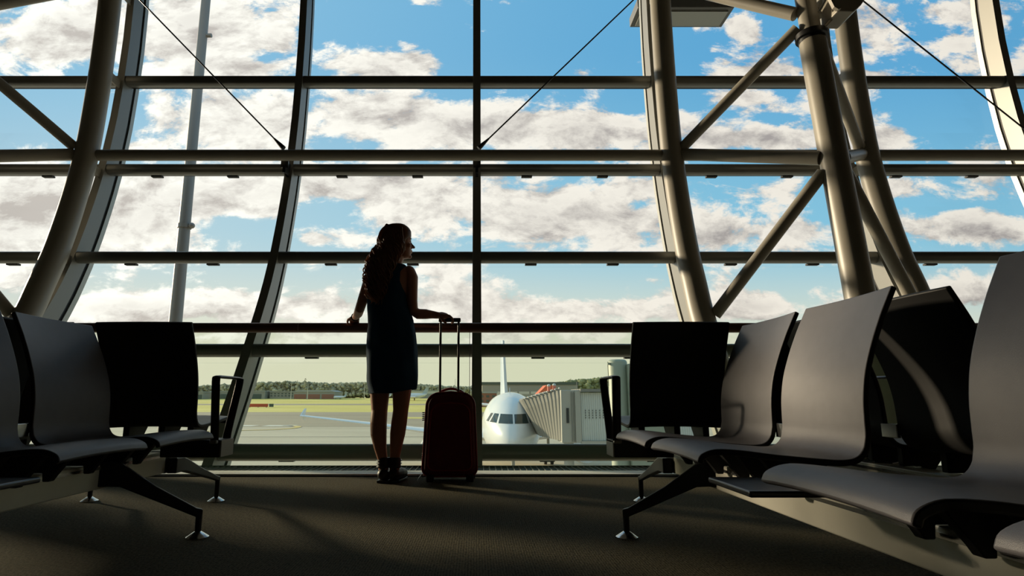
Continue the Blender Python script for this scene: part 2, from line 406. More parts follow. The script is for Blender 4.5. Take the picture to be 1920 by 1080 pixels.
# glass panes, one per opening
wn = 1
edges = [-.05] + TZ
for za, zb in zip(edges, edges[1:]):
    for x in MULL[:-1]:
        rings = []
        for k in range(7):
            z = za + (zb - za) * k / 6
            y0, z0 = fp(z, .200); y1, z1 = fp(z, .215)
            rings.append([(x + .02, y0, z0), (x + 2.08, y0, z0), (x + 2.08, y1, z1), (x + .02, y1, z1)])
        struct(MB().loft(rings).build('window_%d' % wn, M['glass'], smooth=False)); wn += 1
# floor edge: silver sill, grille, dark edge
struct(MB().box((0, 4.295, .004), (21, .20, .022)).build('trim_%d' % tr, M['sill'], smooth=False, bevel=.003)); tr += 1
struct(MB().box((0, 4.185, .003), (21, .02, .008)).build('trim_%d' % tr, M['gasket'], smooth=False)); tr += 1
struct(MB().box((0, 4.69, .006), (21, .03, .02)).build('trim_%d' % tr, M['frame_dark'], smooth=False)); tr += 1
gr = thing('floor_grille', (0, 4.53, 0), 'long metal convector grille in the floor along the foot of the window wall', 'grille')
MB().box((0, 4.535, .003), (21, .27, .004)).build('tray', M['frame_dark'], gr, smooth=False)
mb = MB()
for i in range(int(21 / .045)):
    mb.box((-10.48 + i * .045, 4.535, .010), (.005, .268, .010))
mb.build('slats', M['alu'], gr, smooth=False)

# ------------------------------------------------------------------ tubular steel trusses
TUB = [(0, 4.52), (.5, 4.98), (.95, 5.25), (1.3, 5.44), (1.91, 5.675), (2.5, 5.84), (3.12, 5.945), (3.7, 5.99), (4.4, 6.01), (5.0, 6.0), (6, 5.93), (7.6, 5.7)]
CHD = [(0, 4.58), (.6, 4.67), (1.33, 4.75), (2.59, 4.875), (3.84, 4.99), (4.2, 5.02), (5.0, 5.08), (7.6, 5.2)]
def tubp(z, x): return (x, lerp_tab(TUB, z), z)
def chp(z, x): return (x, lerp_tab(CHD, z), z)
def truss(x0, x1, label):
    xc = (x0 + x1) / 2; inner = -1 if xc > 0 else 1
    t = thing('steel_truss', (xc, 4.7, 0), label, 'truss', 'tubular steel trusses of the window wall')
    zz = [.0, .3, .6, .95, 1.3, 1.6, 1.91, 2.3, 2.7, 3.12, 3.6, 4.1, 4.6, 5.0, 5.6, 6.3, 7.0, 7.54]
    for x in (x0, x1):
        pts = catmull([tubp(z, x) for z in zz], 3)
        MB().tube(pts, .114, 28).build('curved_tube', M['steel'], t)
    MB().tube([chp(z, xc) for z in (0, 1.33, 2.59, 3.80)], .116, 28).build('front_column', M['steel'], t)
    c = Vector(chp(3.86, xc))
    MB().tube([c + Vector((0, 0, -.06)), c + Vector((0, 0, -.02)), c + Vector((0, .0, -.018)), c + Vector((0, .002, .03))], [.118, .118, .14, .14], 28).build('collar', M['black'], t)
    MB().tube([c, chp(5.0, xc), chp(7.56, xc)], .088, 24).build('upper_column', M['steel'], t)
    MB().tube([(x0 + .1, 5.97, 3.105), (x1 - .1, 5.97, 3.105)], .060, 22).build('tie_tube', M['steel'], t)
    for sx, x in ((-1, x0), (1, x1)):
        dx = -sx
        def A(z, o=.10): p = Vector(tubp(z, x)); return p + Vector((dx * o, -.05, 0))
        def B(z, o=.10): p = Vector(chp(z, xc)); return p + Vector((sx * o, .03, 0))
        MB().tube([A(3.16), B(3.98 if sx == inner else 3.74)], .055, 18).build('diagonal_brace', M['steel'], t)
        MB().tube([A(3.08), B(2.62)], .062, 18).build('horizontal_brace', M['steel'], t)
        MB().tube([A(1.28 if sx == inner else 1.18), B(2.48)], .055, 18).build('diagonal_brace', M['steel'], t)
        MB().tube([B(4.14), A(5.15)], .062, 18).build('horizontal_brace', M['steel'], t)
        MB().tube([A(.02), B(1.0)], .05, 18).build('diagonal_brace', M['steel'], t)
        # pads tying the tube to the mullion behind it
        for z in (.9, 1.925, 2.99, 4.15, 5.25):
            p = Vector(tubp(z, x)); q = prof(z)
            MB().box((x, (p.y + q) / 2 + .02, z), (.022, max(.05, q - p.y - .02), .10)).build('fixing_plate', M['steel'], t, smooth=False)
    return t
rt = truss(2.1, 4.2, 'beige steel truss standing behind the right bench, its front column topped by a bracket')
lt = truss(-6.3, -4.2, 'curved grey steel truss at the far left, beyond the left bench')
# bracket and fixture box hanging off the right-hand column head
br = thing('bracket_box', (3.35, 4.95, 3.95), 'dark folded metal bracket box at the head of the front column, top right', 'bracket')
poly = [(3.25, 3.955), (3.40, 3.95), (3.475, 4.02), (3.60, 4.19), (3.80, 4.55), (3.34, 4.55)]
MB().prism(poly, 'y', 4.74, 5.0).build('box', M['bracket'], br, smooth=False, bevel=.01)
MB().prism([(3.17, 4.06), (3.20, 3.97), (3.235, 3.945), (3.26, 3.955), (3.35, 4.5), (3.23, 4.5)], 'y', 4.70, 4.735).build('side_plate', M['bracket'], br, smooth=False)
MB().tube([(3.17, 4.86, 4.03), (3.29, 4.80, 4.23)], .022, 12).build('link_arm', M['chrome'], br)
MB().tube([(3.20, 4.88, 3.88), (3.34, 4.86, 4.03)], .014, 12).build('link_rod', M['steel'], br)

# horizontal tie tubes between the trusses, in front of the mullions
TY = 6.0
for (a, b, lab) in ((-4.1, 2.0, 'long dark steel tie tube crossing the centre windows between the two trusses'),
                    (4.3, 10.5, 'steel tie tube running right from the right truss to the edge of the view'),
                    (-10.5, -6.4, 'steel tie tube running left from the left truss out of the view')):
    o = MB().tube([(a, TY - .03, 3.105), (b, TY - .03, 3.105)], .060, 22).build('tie_tube', M['steel'])
    tag(o, lab, 'steel tube', 'horizontal tie tubes of the window wall'); recentre(o)
for x in (-2.1, 0, 6.3, -8.4, 8.4):
    MB2 = MB().box((x, 6.15, 3.02), (.03, .22, .16)); MB2.box((x, 6.06, 3.05), (.08, .02, .1))
    o = MB2.build('tube_bracket', M['black'], smooth=False)
    tag(o, 'small black bracket fixing the tie tube to the %s' % {-2.1: 'mullion left of the woman', 0: 'centre mullion', 6.3: 'mullion at the far right', -8.4: 'mullion beyond the left edge', 8.4: 'mullion beyond the right edge'}[x], 'bracket', 'brackets of the tie tube'); recentre(o)
def cable(a, b, label):
    t = thing('tension_cable', ((a[0] + b[0]) / 2, (a[1] + b[1]) / 2, min(a[2], b[2])), label, 'cable', 'steel tension cables in front of the window')
    A, B = Vector(a), Vector(b); d = (B - A).normalized()
    MB().tube([A, B], .0085, 8).build('rod', M['black'], t)
    MB().tube([A, A + d * .05, A + d * .16], [.028, .024, .01], 10).build('fork_end', M['black'], t)
    MB().tube([B, B - d * .05, B - d * .16], [.028, .024, .01], 10).build('fork_end', M['black'], t)
cable((-2.12, 6.05, 3.22), (-4.16, 6.05, 5.32), 'thin black cable rising left from the mullion beside the woman')
cable((.02, 6.05, 3.22), (2.06, 6.05, 5.30), 'thin black cable rising right from the centre mullion')
cable((6.28, 6.05, 3.22), (4.24, 6.05, 5.25), 'thin black cable at the top right falling from the right truss')

# ------------------------------------------------------------------ balustrade
bl = thing('balustrade', (0, 4.28, 0), 'bronze handrail on a green-tinted glass balustrade in front of the window wall', 'railing')
RZ = 1.033; RY = 4.27
for a, b in ((-10.2, -1.30), (-1.296, 3.55), (3.554, 10.2)):
    MB().tube([(a, RY, RZ), (b, RY, RZ)], .036, 24).build('handrail', M['rail'], bl)
for a, b in ((-9.03, -4.54), (-4.52, -.05), (-.03, 4.44), (4.46, 9.0)):
    MB().box(((a + b) / 2, 4.275, .51), (b - a, .014, .985)).build('glass_panel', M['bal'], bl, smooth=False)
    MB().box((b - .001, 4.275, .51), (.004, .017, .985)).build('panel_edge', M['alu'], bl, smooth=False)

# ------------------------------------------------------------------ benches
SP = catmull([(.0, 0, .377), (.012, 0, .396), (.05, 0, .409), (.11, 0, .407), (.20, 0, .396), (.30, 0, .387), (.372, 0, .383), (.410, 0, .393), (.431, 0, .425), (.436, 0, .47), (.443, 0, .53), (.460, 0, .60), (.490, 0, .675), (.524, 0, .745), (.552, 0, .800), (.567, 0, .829)], 4)
def seat_shell(fn, parent, w=.42, th=.016):
    """fn(s, lateral, z) -> world point; one continuous pan and back shell"""
    nl = 8; bm = bmesh.new()
    n = len(SP); top = []; bot = []
    for i, p in enumerate(SP):
        t = (SP[min(i + 1, n - 1)] - SP[max(i - 1, 0)]).normalized()
        nx, nz = t.z, -t.x                           # towards the underside / rear
        rt_, rb_ = [], []
        for k in range(nl + 1):
            q = k / nl * 2 - 1
            hi = max(0, min(1, (p.z - .45) / .3))
            cs = -.016 * hi * q * q                  # back panel curls forward at the sides
            ww = w * (1 - .02 * (1 - hi) * (1 if p.x < .06 else 0))
            dz = 0
            zz = p.z + dz * .8 - (0.006 * q * q if p.z < .42 else 0)
            rt_.append(bm.verts.new(fn(p.x + cs, q * ww / 2, zz)))
            rb_.append(bm.verts.new(fn(p.x + cs + nx * th, q * ww / 2, zz + nz * th)))
        top.append(rt_); bot.append(rb_)
    F = []
    for i in range(n - 1):
        for k in range(nl):
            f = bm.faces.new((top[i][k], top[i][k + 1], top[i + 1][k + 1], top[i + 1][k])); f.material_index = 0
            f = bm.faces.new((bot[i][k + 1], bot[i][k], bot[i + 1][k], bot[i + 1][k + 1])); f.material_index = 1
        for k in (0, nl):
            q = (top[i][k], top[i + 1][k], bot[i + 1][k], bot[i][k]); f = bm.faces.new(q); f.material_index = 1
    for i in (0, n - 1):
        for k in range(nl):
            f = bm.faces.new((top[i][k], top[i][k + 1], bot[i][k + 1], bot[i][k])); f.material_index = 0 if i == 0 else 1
    mb = MB(); mb.bm.free(); mb.bm = bm
    o = mb.build('seat', [M['seat'], M['edge']], parent, angle=50)
    b = o.modifiers.new('bevel', 'BEVEL'); b.width = .004; b.segments = 2; b.limit_method = 'ANGLE'; b.angle_limit = math.radians(50)
    return o
def bracket(fn, lat, parent):
    poly = [(.17, .388), (.36, .376), (.36, .302), (.285, .302), (.282, .276), (.262, .276), (.252, .292), (.19, .372)]
    mb = MB(); mb.loft([[fn(p[0], lat - .014, p[1]) for p in poly], [fn(p[0], lat + .014, p[1]) for p in poly]])
    mb.build('seat_bracket', M['edge'], parent, smooth=False, bevel=.003)
def place_seat(fn, parent):
    o = seat_shell(fn, parent)
    for l in (-.14, .02, .15): bracket(fn, l, o)
def leg(ax, ay, fx, fy, parent, top=.27, knee=.10, k_=1.):
    d = Vector((fx - ax, fy - ay, 0)); k = Vector((fx, fy, knee)); n = d.normalized()
    a = Vector((ax, ay, top)); side = Vector((-n.y, n.x, 0))
    mb = MB(); rings = []
    def ring(c, w, up, dn):
        w *= k_; up *= k_; dn *= k_
        return [c + side * w + Vector((0, 0, up)), c - side * w + Vector((0, 0, up)), c - side * w - Vector((0, 0, dn)), c + side * w - Vector((0, 0, dn))]
    rings.append(ring(a - n * .07, .030, .035, .055))
    rings.append(ring(a, .030, .035, .055))
    rings.append(ring(a + n * .04, .027, .022, .06))
    rings.append(ring(a.lerp(k, .5), .020, .018, .034))
    rings.append(ring(k - n * .012, .014, .012, .022))
    rings.append([k + side * .012 + n * .012 + Vector((0, 0, .004)), k - side * .012 + n * .012 + Vector((0, 0, .004)), k - side * .012 + n * .010 - Vector((0, 0, .03)), k + side * .012 + n * .010 - Vector((0, 0, .03))])
    mb.loft(rings)
    o = mb.build('leg', M['alu'] if False else M['black'], parent, bevel=.005)
    mb = MB(); mb.tube([(fx, fy, knee - .005), (fx, fy, .012)], [.0125, .0115], 14); mb.build('leg_pin', M['black'], o)
    mb = MB(); mb.tube([(fx, fy, .0005), (fx, fy, .004), (fx, fy, .012), (fx, fy, .024)], [.042, .042, .03, .012], 28); mb.build('foot_disc', M['chrome'], o)
def beam_y(xa, xb, y0, y1, parent, z0=.208, z1=.298):
    MB().box(((xa + xb) / 2, (y0 + y1) / 2, (z0 + z1) / 2), (xb - xa, y1 - y0, z1 - z0)).build('beam', M['beam'], parent, smooth=False, bevel=.004)
    for x in (xa - .0015, xb + .0015):
        MB().box((x, (y0 + y1) / 2, z1 - .016), (.006, y1 - y0, .010)).build('beam_slot', M['chrome'], parent, smooth=False)
YS = [2.235, 1.752, 1.005, .475]
def bench(c, sg, label):
    """c: centre line x; sg=+1 for the right-hand bench (aisle seats face -x), -1 for the left-hand one"""
    t = thing('airport_bench', (c, 1.2, 0), label, 'bench', 'two rows of airport benches')
    X = lambda u: c + sg * u                        # u: offset from the centre line, aisle side negative
    lip = -.630
    front = lambda yc: (lambda s, l, z: (X(lip + s), yc + l, z))
    rear = lambda yc: (lambda s, l, z: (X(-lip - s), yc + l, z))
    for yc in YS: place_seat(front(yc), t)
    for yc in YS[:3]: place_seat(rear(yc), t)
    for u in ((-.285, .285) if sg > 0 else (-.215, .31)): place_seat((lambda s, l, z, u=u: (X(u) + l * 1.02, 3.14 - s, z + .034)), t)      # the pair facing the window
    for u in (-.285, .285):
        xa, xb = sorted((X(u - .045), X(u + .045)))
        beam_y(xa, xb, .05, 2.66, t)
    MB().box((c, 2.70, .253), (.62, .08, .086)).build('beam', M['black'], t, smooth=False, bevel=.004)
    for u in (-.285, .285): MB().box((X(u), 2.71, .253), (.094, .10, .094)).build('corner_joint', M['black'], t, smooth=False, bevel=.006)
    MB().box((c, .2, .253), (.50, .06, .06)).build('cross_beam', M['beam'], t, smooth=False, bevel=.004)
    for yc in (2.24, .35):
        for s in (-1, 1): leg(X(s * .34), yc, X(s * .61), yc + (.165 if yc > 1 else 0), t)
    for s in (-1, 1): leg(X(s * .35), 2.74, X(s * .33), 3.21, t, .245, .12, .72)
    # armrests at both outer ends of the window-facing pair
    for s in (-1, 1):
        xr = X(s * (.603 if sg > 0 else .592)); y0, y1 = 2.50, 2.74; top = .618
        P = catmull([(xr, 2.53, .345), (xr, 2.525, .40), (xr, 2.505, .56), (xr, 2.50, top - .012), (xr, 2.512, top), (xr, 2.60, top + .001), (xr, 2.735, top), (xr, 2.75, top - .012), (xr, 2.735, .56), (xr, 2.665, .40), (xr, 2.65, .345)], 3)
        a = MB().tube(P, [(.018, .007)] * len(P), 12, flat=(1, 0, 0)).build('armrest', M['black'], t)
        MB().box((xr, 2.59, .350), (.034, .15, .014)).build('armrest_foot', M['alu'], a, smooth=False, bevel=.004)
        MB().box((X(s * .49), 2.60, .322), (.25, .13, .072)).build('end_bracket', M['black'], t, smooth=False, bevel=.004)
        MB().box((X(s * .617), 2.60, .322), (.006, .125, .068)).build('end_cap', M['alu'], t, smooth=False)
    for s in (-1, 1): MB().box((X(s * .178), 1.993, .425), (.012, .075, .045)).build('seat_link', M['chrome'], t, smooth=False, bevel=.002)
    for s in (-1, 1):
        xa, xb = sorted((X(s * .175), X(s * .625)))
        o = MB().box(((xa + xb) / 2, 1.385, .335), (xb - xa, .225, .014)).build('side_table', M['table'], t, bevel=.005)
        for yy in (1.32, 1.44): MB().box((X(s * .29), yy, .313), (.12, .03, .03)).build('table_bracket', M['black'], o, smooth=False)
    return t
bench(1.19, 1, 'long black leather airport bench on the right, warm light on its seat backs')
bench(-1.69, -1, 'long black leather airport bench on the left, its seat backs bluish in shade')

# ------------------------------------------------------------------ suitcase
sc = thing('suitcase', (-.171, 4.0, 0), 'dark red upright trolley suitcase with its handle pulled out, beside the woman', 'suitcase')
def case_outline(k=0.):
    P = []
    def arc(cx, cz, r, a0, a1, n=8):
        for i in range(n + 1):
            a = math.radians(a0 + (a1 - a0) * i / n); P.append((cx + math.cos(a) * (r - k), cz + math.sin(a) * (r - k)))
    arc(-.050, .085, .050, 0, -90); arc(-.300, .085, .050, -90, -180)
    arc(-.245, .475, .085, 180, 97); P.append((-.171, .567 - k)); arc(-.100, .475, .085, 83, 0)
    return P
mb = MB(); rings = []
for y, k in ((3.900, .05), (3.900, .034), (3.906, .016), (3.92, .004), (3.95, 0), (4.09, 0), (4.12, .004), (4.134, .018), (4.138, .04)):
    rings.append([(p[0], y, p[1]) for p in case_outline(k)])
mb.loft(rings); mb.build('shell', M['case'], sc, angle=60)
for y in (3.925, 4.105):
    P = [(p[0], y, p[1]) for p in case_outline(-.002)]; mb = MB(); P.append(P[0])
    mb.tube(P, .0055, 8, cap=False).build('piping', M['case_trim'], sc)
P = [(p[0] * .80 - .034, 3.899, p[1] * .80 + .045) for p in case_outline(0)]; P.append(P[0])
MB().tube(P, .004, 8, cap=False).build('pocket_seam', M['case_trim'], sc)
MB().tube(catmull([(-.265, 4.0, .548), (-.235, 4.0, .574), (-.171, 4.0, .590), (-.108, 4.0, .574), (-.078, 4.0, .548)], 5), [(.018, .0085)] * 21, 12, flat=(0, 1, 0)).build('carry_handle', M['case_trim'], sc)
h = MB().tube([(-.245, 3.965, .54), (-.2455, 3.965, 1.045)], .0080, 12); h.tube([(-.124, 3.965, .54), (-.1235, 3.965, 1.045)], .0080, 12)
h.build('telescopic_tubes', M['black'], sc)
MB().box((-.1845, 3.965, 1.050), (.150, .026, .028)).build('grip', M['black'], sc, bevel=.006)
for x in (-.32, -.025):
    MB().tube([(x - .014, 4.10, .0265), (x + .014, 4.10, .0265)], .026, 20).build('wheel', M['black'], sc)
    MB().box((x, 4.10, .05), (.045, .05, .04)).build('wheel_housing', M['black'], sc, bevel=.006)
for x in (-.30, -.045): MB().box((x, 3.93, .022), (.05, .03, .044)).build('foot', M['black'], sc, bevel=.006)
for z0 in (.12, .385):
    mb = MB()
    for i in range(5): mb.box((-.353 + .012 * (z0 > .3) * 0, 4.02, z0 + i * .012), (.016, .10, .006))
    mb.build('side_ribs', M['black'], sc, smooth=False)
MB().tube([(-.352, 3.91, .05), (-.37, 3.90, .022), (-.378, 3.895, .008)], [.003, .005, .006], 8).build('zip_pull', M['chrome'], sc)

# ------------------------------------------------------------------ person
pr = thing('person', (-.54, 3.9, 0), 'long-haired woman in a sleeveless dark blue dress standing at the handrail, face turned right', 'person')
mb = MB()
# head, built in its own frame: x forward, y her left, z up
yaw = math.radians(16)
HM = Matrix.Translation((-.540, 3.905, 1.578)) @ Matrix.Rotation(yaw, 4, 'Z') @ Matrix.Rotation(math.radians(-3), 4, 'Y')
HP = [(.118, .012, -.030, .018), (.108, .040, -.055, .042), (.090, .064, -.076, .058), (.065, .080, -.090, .068), (.035, .088, -.098, .074), (.015, .090, -.100, .075), (0, .084, -.098, .074), (-.02, .084, -.094, .072), (-.04, .086, -.085, .068), (-.06, .088, -.070, .062), (-.072, .086, -.058, .058), (-.085, .083, -.044, .052), (-.098, .082, -.028, .044), (-.108, .074, -.010, .034), (-.114, .055, .01, .02)]
rings = []
for z, xf, xb, hw in reversed(HP):
    r = []
    for k in range(28):
        a = 2 * PI * k / 28; ca, sa = math.cos(a), math.sin(a)
        xc = xf * .25; x = xc + (xf - xc) * ca if ca > 0 else xc + (xc - xb) * ca
        yy = hw * math.copysign(abs(sa) ** .92, sa)
        r.append(HM @ Vector((x, yy, z)))
    rings.append(r)
mb.loft(rings)
def hm(p): return HM @ Vector(p)
mb.capsule([hm((.082, 0, .004)), hm((.095, 0, -.016)), hm((.107, 0, -.032))], [.007, .008, .0105], 10)      # nose
mb.capsule([hm((.090, -.011, -.037)), hm((.090, .011, -.037))], .0075, 8)
mb.capsule([hm((.084, -.020, -.060)), hm((.092, 0, -.058)), hm((.084, .020, -.060))], [.004, .0065, .004], 8)   # lips
mb.capsule([hm((.083, -.017, -.070)), hm((.090, 0, -.071)), hm((.083, .017, -.070))], [.004, .0070, .004], 8)
mb.ell(hm((.074, 0, -.098)), (.018, .02, .015))                                                                # chin
for s in (-1, 1):
    mb.capsule([hm((.080, s * .014, .018)), hm((.074, s * .045, .016))], [.008, .007], 8)                     # brow ridge
    mb.ell(hm((.058, s * .042, -.030)), (.026, .024, .020))                                                     # cheek
    mb.capsule([hm((-.004, s * .076, .012)), hm((-.006, s * .080, -.010)), hm((.002, s * .075, -.026))], [.010, .009, .006], 8)   # ear
# neck and torso
mb.tube([(-.585, 3.905, 1.36), (-.565, 3.90, 1.42), (-.548, 3.90, 1.47), (-.540, 3.905, 1.53)], [.062, .052, .050, .052], 20)
def ering(c, rx, ry, n=28): return [(c[0] + math.cos(2 * PI * k / n) * rx, c[1] + math.sin(2 * PI * k / n) * ry, c[2]) for k in range(n)]
T = [(-.575, 1.432, .045, .045), (-.580, 1.415, .085, .055), (-.585, 1.395, .125, .064), (-.588, 1.36, .140, .076), (-.59, 1.30, .130, .088), (-.595, 1.22, .125, .092), (-.59, 1.12, .118, .088), (-.578, 1.03, .120, .085), (-.570, .94, .145, .095), (-.560, .84, .155, .102), (-.556, .76, .150, .10), (-.556, .71, .12, .085)]
mb.loft([ering((x, 3.905, z), a, b) for x, z, a, b in T])
# right arm: elbow bent, forearm to the suitcase grip
mb.capsule([(-.462, 3.905, 1.372), (-.444, 3.905, 1.33), (-.440, 3.90, 1.25), (-.436, 3.90, 1.17), (-.428, 3.905, 1.105), (-.395, 3.915, 1.085), (-.345, 3.93, 1.086), (-.30, 3.945, 1.084), (-.262, 3.952, 1.080)], [.044, .046, .041, .037, .036, .036, .034, .027, .023], 16)
# left arm to the rail
mb.capsule([(-.700, 3.905, 1.368), (-.722, 3.905, 1.33), (-.748, 3.91, 1.25), (-.775, 3.93, 1.18), (-.800, 3.965, 1.125), (-.822, 4.03, 1.105), (-.850, 4.11, 1.098), (-.872, 4.165, 1.096)], [.043, .044, .039, .035, .033, .032, .027, .022], 16)
# legs
mb.capsule([(-.622, 3.905, .80), (-.632, 3.905, .68), (-.636, 3.905, .56), (-.634, 3.903, .45), (-.636, 3.893, .37), (-.632, 3.885, .30), (-.620, 3.888, .22), (-.602, 3.895, .14), (-.596, 3.897, .08)], [.080, .074, .064, .053, .054, .052, .041, .031, .032], 18)
mb.capsule([(-.482, 3.905, .80), (-.488, 3.905, .68), (-.492, 3.905, .56), (-.496, 3.903, .45), (-.503, 3.893, .37), (-.510, 3.885, .30), (-.519, 3.890, .22), (-.526, 3.897, .14), (-.526, 3.90, .08)], [.080, .072, .061, .050, .051, .049, .039, .031, .032], 18)
for (hx, tx) in ((-.596, -.592), (-.526, -.498)):
    mb.capsule([(hx, 3.885, .045), ((hx + tx) / 2, 3.97, .042), (tx, 4.05, .030)], [.030, .032, .026], 12)
# right hand: lies over the grip, fingers curled down round it
W = Vector((-.262, 3.952, 1.080))
mb.capsule([W, (-.240, 3.955, 1.080), (-.214, 3.958, 1.076)], [.022, .025, .023], 12)
mb.capsule([(-.246, 3.936, 1.074), (-.216, 3.934, 1.070)], [.020, .018], 10); mb.capsule([(-.242, 3.976, 1.080), (-.212, 3.980, 1.074)], [.018, .016], 10)
for i, (dy, l) in enumerate(((-.028, .92), (-.010, 1.0), (.009, .97), (.027, .82))):
    y = 3.958 + dy
    mb.capsule([(-.210, y, 1.078), (-.210 + .028 * l, y + .001, 1.074), (-.210 + .046 * l, y + .002, 1.060 - .003 * i), (-.210 + .050 * l, y + .003, 1.038 - .003 * i)], [.0100, .0092, .0084, .0072], 10)
mb.capsule([(-.248, 3.928, 1.070), (-.236, 3.916, 1.054), (-.222, 3.920, 1.036), (-.208, 3.928, 1.026)], [.0125, .0108, .0096, .0080], 10)
# left hand: palm on the rail, fingers wrapped over its far side
mb.capsule([(-.872, 4.165, 1.096), (-.884, 4.195, 1.094), (-.894, 4.225, 1.090)], [.021, .021, .020], 12)
mb.capsule([(-.860, 4.20, 1.092), (-.868, 4.232, 1.088)], [.015, .014], 10); mb.capsule([(-.902, 4.19, 1.092), (-.914, 4.225, 1.088)], [.015, .014], 10)
for i, (dx, l) in enumerate(((.030, .85), (.011, .97), (-.008, 1.0), (-.027, .9))):
    x = -.890 + dx
    mb.capsule([(x, 4.232, 1.088), (x - .006, 4.232 + .030 * l, 1.086), (x - .010, 4.232 + .055 * l + .004, 1.066), (x - .011, 4.232 + .06 * l + .007, 1.040)], [.0092, .0086, .0080, .0068], 10)
mb.capsule([(-.906, 4.186, 1.090), (-.928, 4.200, 1.084), (-.936, 4.219, 1.072), (-.934, 4.226, 1.055)], [.011, .0098, .0086, .0074], 10)
body = mb.build('body', M['skin'], pr)
rm = body.modifiers.new('remesh', 'REMESH'); rm.mode = 'VOXEL'; rm.voxel_size = .0042; rm.use_smooth_shade = True
sm = body.modifiers.new('smooth', 'SMOOTH'); sm.factor = .5; sm.iterations = 3
# eyes and brows
for s in (-1, 1):
    MB().ell(hm((.0760, s * .031, .0)), (.010, .012, .0075), seg=12, rings=8).build('eye', mat('eye_white', (.6, .58, .55), .2), pr)
    MB().capsule([hm((.0875, s * .018, .021)), hm((.085, s * .032, .025)), hm((.074, s * .050, .020))], [.0022, .0028, .0016], 6).build('eyebrow', M['hair'], pr)
# dress
D = [(-.575, 1.437, .066, .058), (-.580, 1.418, .090, .064), (-.588, 1.398, .112, .071), (-.600, 1.365, .122, .083), (-.608, 1.30, .127, .098), (-.606, 1.22, .130, .105), (-.598, 1.13, .136, .104), (-.578, 1.04, .148, .104), (-.570, .95, .158, .112), (-.564, .86, .163, .118), (-.560, .76, .163, .122), (-.555, .65, .164, .124), (-.548, .585, .154, .120), (-.546, .563, .150, .118)]
mb = MB(); rings = []
Dc = catmull([Vector((x, z, 0)) for x, z, a, b in D], 4); Dr = catmull([Vector((a, b, 0)) for x, z, a, b in D], 4)
for i, (p, r) in enumerate(zip(Dc, Dr)):
    ring = []
    for k in range(56):
        a = 2 * PI * k / 56
        f = 1 - .028 * math.exp(-((p.y - 1.0) / .018) ** 2) + (.020 * math.sin(a * 9 + p.y * 7) + .016 * math.sin(a * 5 - p.y * 16) + .010 * noise.noise(Vector((math.cos(a) * 3, math.sin(a) * 3, p.y * 9)))) * min(1, max(0, (1.2 - p.y) / .3))
        z = p.y + (.030 * max(0, math.cos(a)) - .004 if i > len(Dc) - 6 else 0)
        zz = z - (.012 * (1 - math.sin(a)) if i < 4 else 0)
        ring.append((p.x + math.cos(a) * r.x * f, 3.905 + math.sin(a) * r.y * f, zz))
    rings.append(ring)
mb.loft(rings, cap=False); dr = mb.build('dress', M['dress'], pr, angle=80)
sl = dr.modifiers.new('solid', 'SOLIDIFY'); sl.thickness = .004; sl.offset = 1
# boots
for (hx, tx) in ((-.596, -.590), (-.526, -.492)):
    mb = MB()
    mb.tube([(hx, 3.897, .155), (hx, 3.896, .13), (hx, 3.894, .09)], [.039, .039, .041], 16)
    mb.capsule([(hx, 3.885, .052), ((hx + tx) / 2, 3.965, .050), (tx, 4.055, .040)], [.038, .040, .034], 14)
    o = mb.build('ankle_boot', M['boot'], pr)
    r = o.modifiers.new('remesh', 'REMESH'); r.mode = 'VOXEL'; r.voxel_size = .005; r.use_smooth_shade = True
    mb = MB()
    P = [(hx - .036, 3.86), (hx, 3.845), (hx + .036, 3.86), ((hx + tx) / 2 + .040, 3.965), (tx + .036, 4.05), (tx, 4.092), (tx - .034, 4.05), ((hx + tx) / 2 - .038, 3.965)]
    mb.prism(P, 'z', .001, .018); mb.build('sole', M['black'], o, bevel=.003)
    mb = MB()
    for z in (.10, .118, .136): mb.tube([(hx + math.cos(q) * .044, 3.896 + math.sin(q) * .044, z + .003 * math.sin(q * 3)) for q in [2 * PI * j / 14 for j in range(15)]], .0028, 6, cap=False)
    mb.build('ankle_strap', M['black'], o)
# bracelet on the left wrist
ax = (Vector((-.872, 4.165, 1.096)) - Vector((-.850, 4.11, 1.098))).normalized(); u = ax.orthogonal().normalized(); v = ax.cross(u)
cc = Vector((-.868, 4.155, 1.096))
MB().tube([cc + (u * math.cos(q) + v * math.sin(q)) * .0265 for q in [2 * PI * j / 18 for j in range(19)]], .004, 8, cap=False).build('bracelet', M['black'], pr)

# hair: cap over the skull, a mass down the back and many wavy locks
mb = MB()
capr = []
for z, xf, xb, hw in reversed(HP[:11]):
    r = []
    for k in range(28):
        a = 2 * PI * k / 28; ca, sa = math.cos(a), math.sin(a)
        xc = xf * .25
        fr = .0 if z > .045 else min(1.0, (.045 - z) / .05)            # open the front for the face
        xfr = xf + .012 - fr * .045
        x = xc + (xfr - xc) * ca if ca > 0 else xc + (xc - xb + .022) * ca
        yy = (hw + .014 - .006 * max(0, ca) * fr) * sa
        r.append(HM @ Vector((x, yy, z * 1.02 + (.010 if z > .06 else 0))))
    capr.append(r)
mb.loft(capr)
MASS = [(-.568, 3.888, 1.640, .068, .074), (-.577, 3.878, 1.600, .084, .076), (-.588, 3.866, 1.555, .092, .076), (-.600, 3.852, 1.51, .096, .073), (-.614, 3.84, 1.47, .096, .068), (-.640, 3.822, 1.41, .090, .054), (-.655, 3.806, 1.35, .084, .038), (-.664, 3.796, 1.29, .076, .032), (-.668, 3.790, 1.23, .062, .028), (-.664, 3.788, 1.18, .044, .022), (-.658, 3.788, 1.145, .02, .014)]
mb.loft([ering((x, y, z), a, b, 24) for x, y, z, a, b in MASS])
hair = mb.build('hair', M['hair'], pr)
r = hair.modifiers.new('remesh', 'REMESH'); r.mode = 'VOXEL'; r.voxel_size = .006; r.use_smooth_shade = True
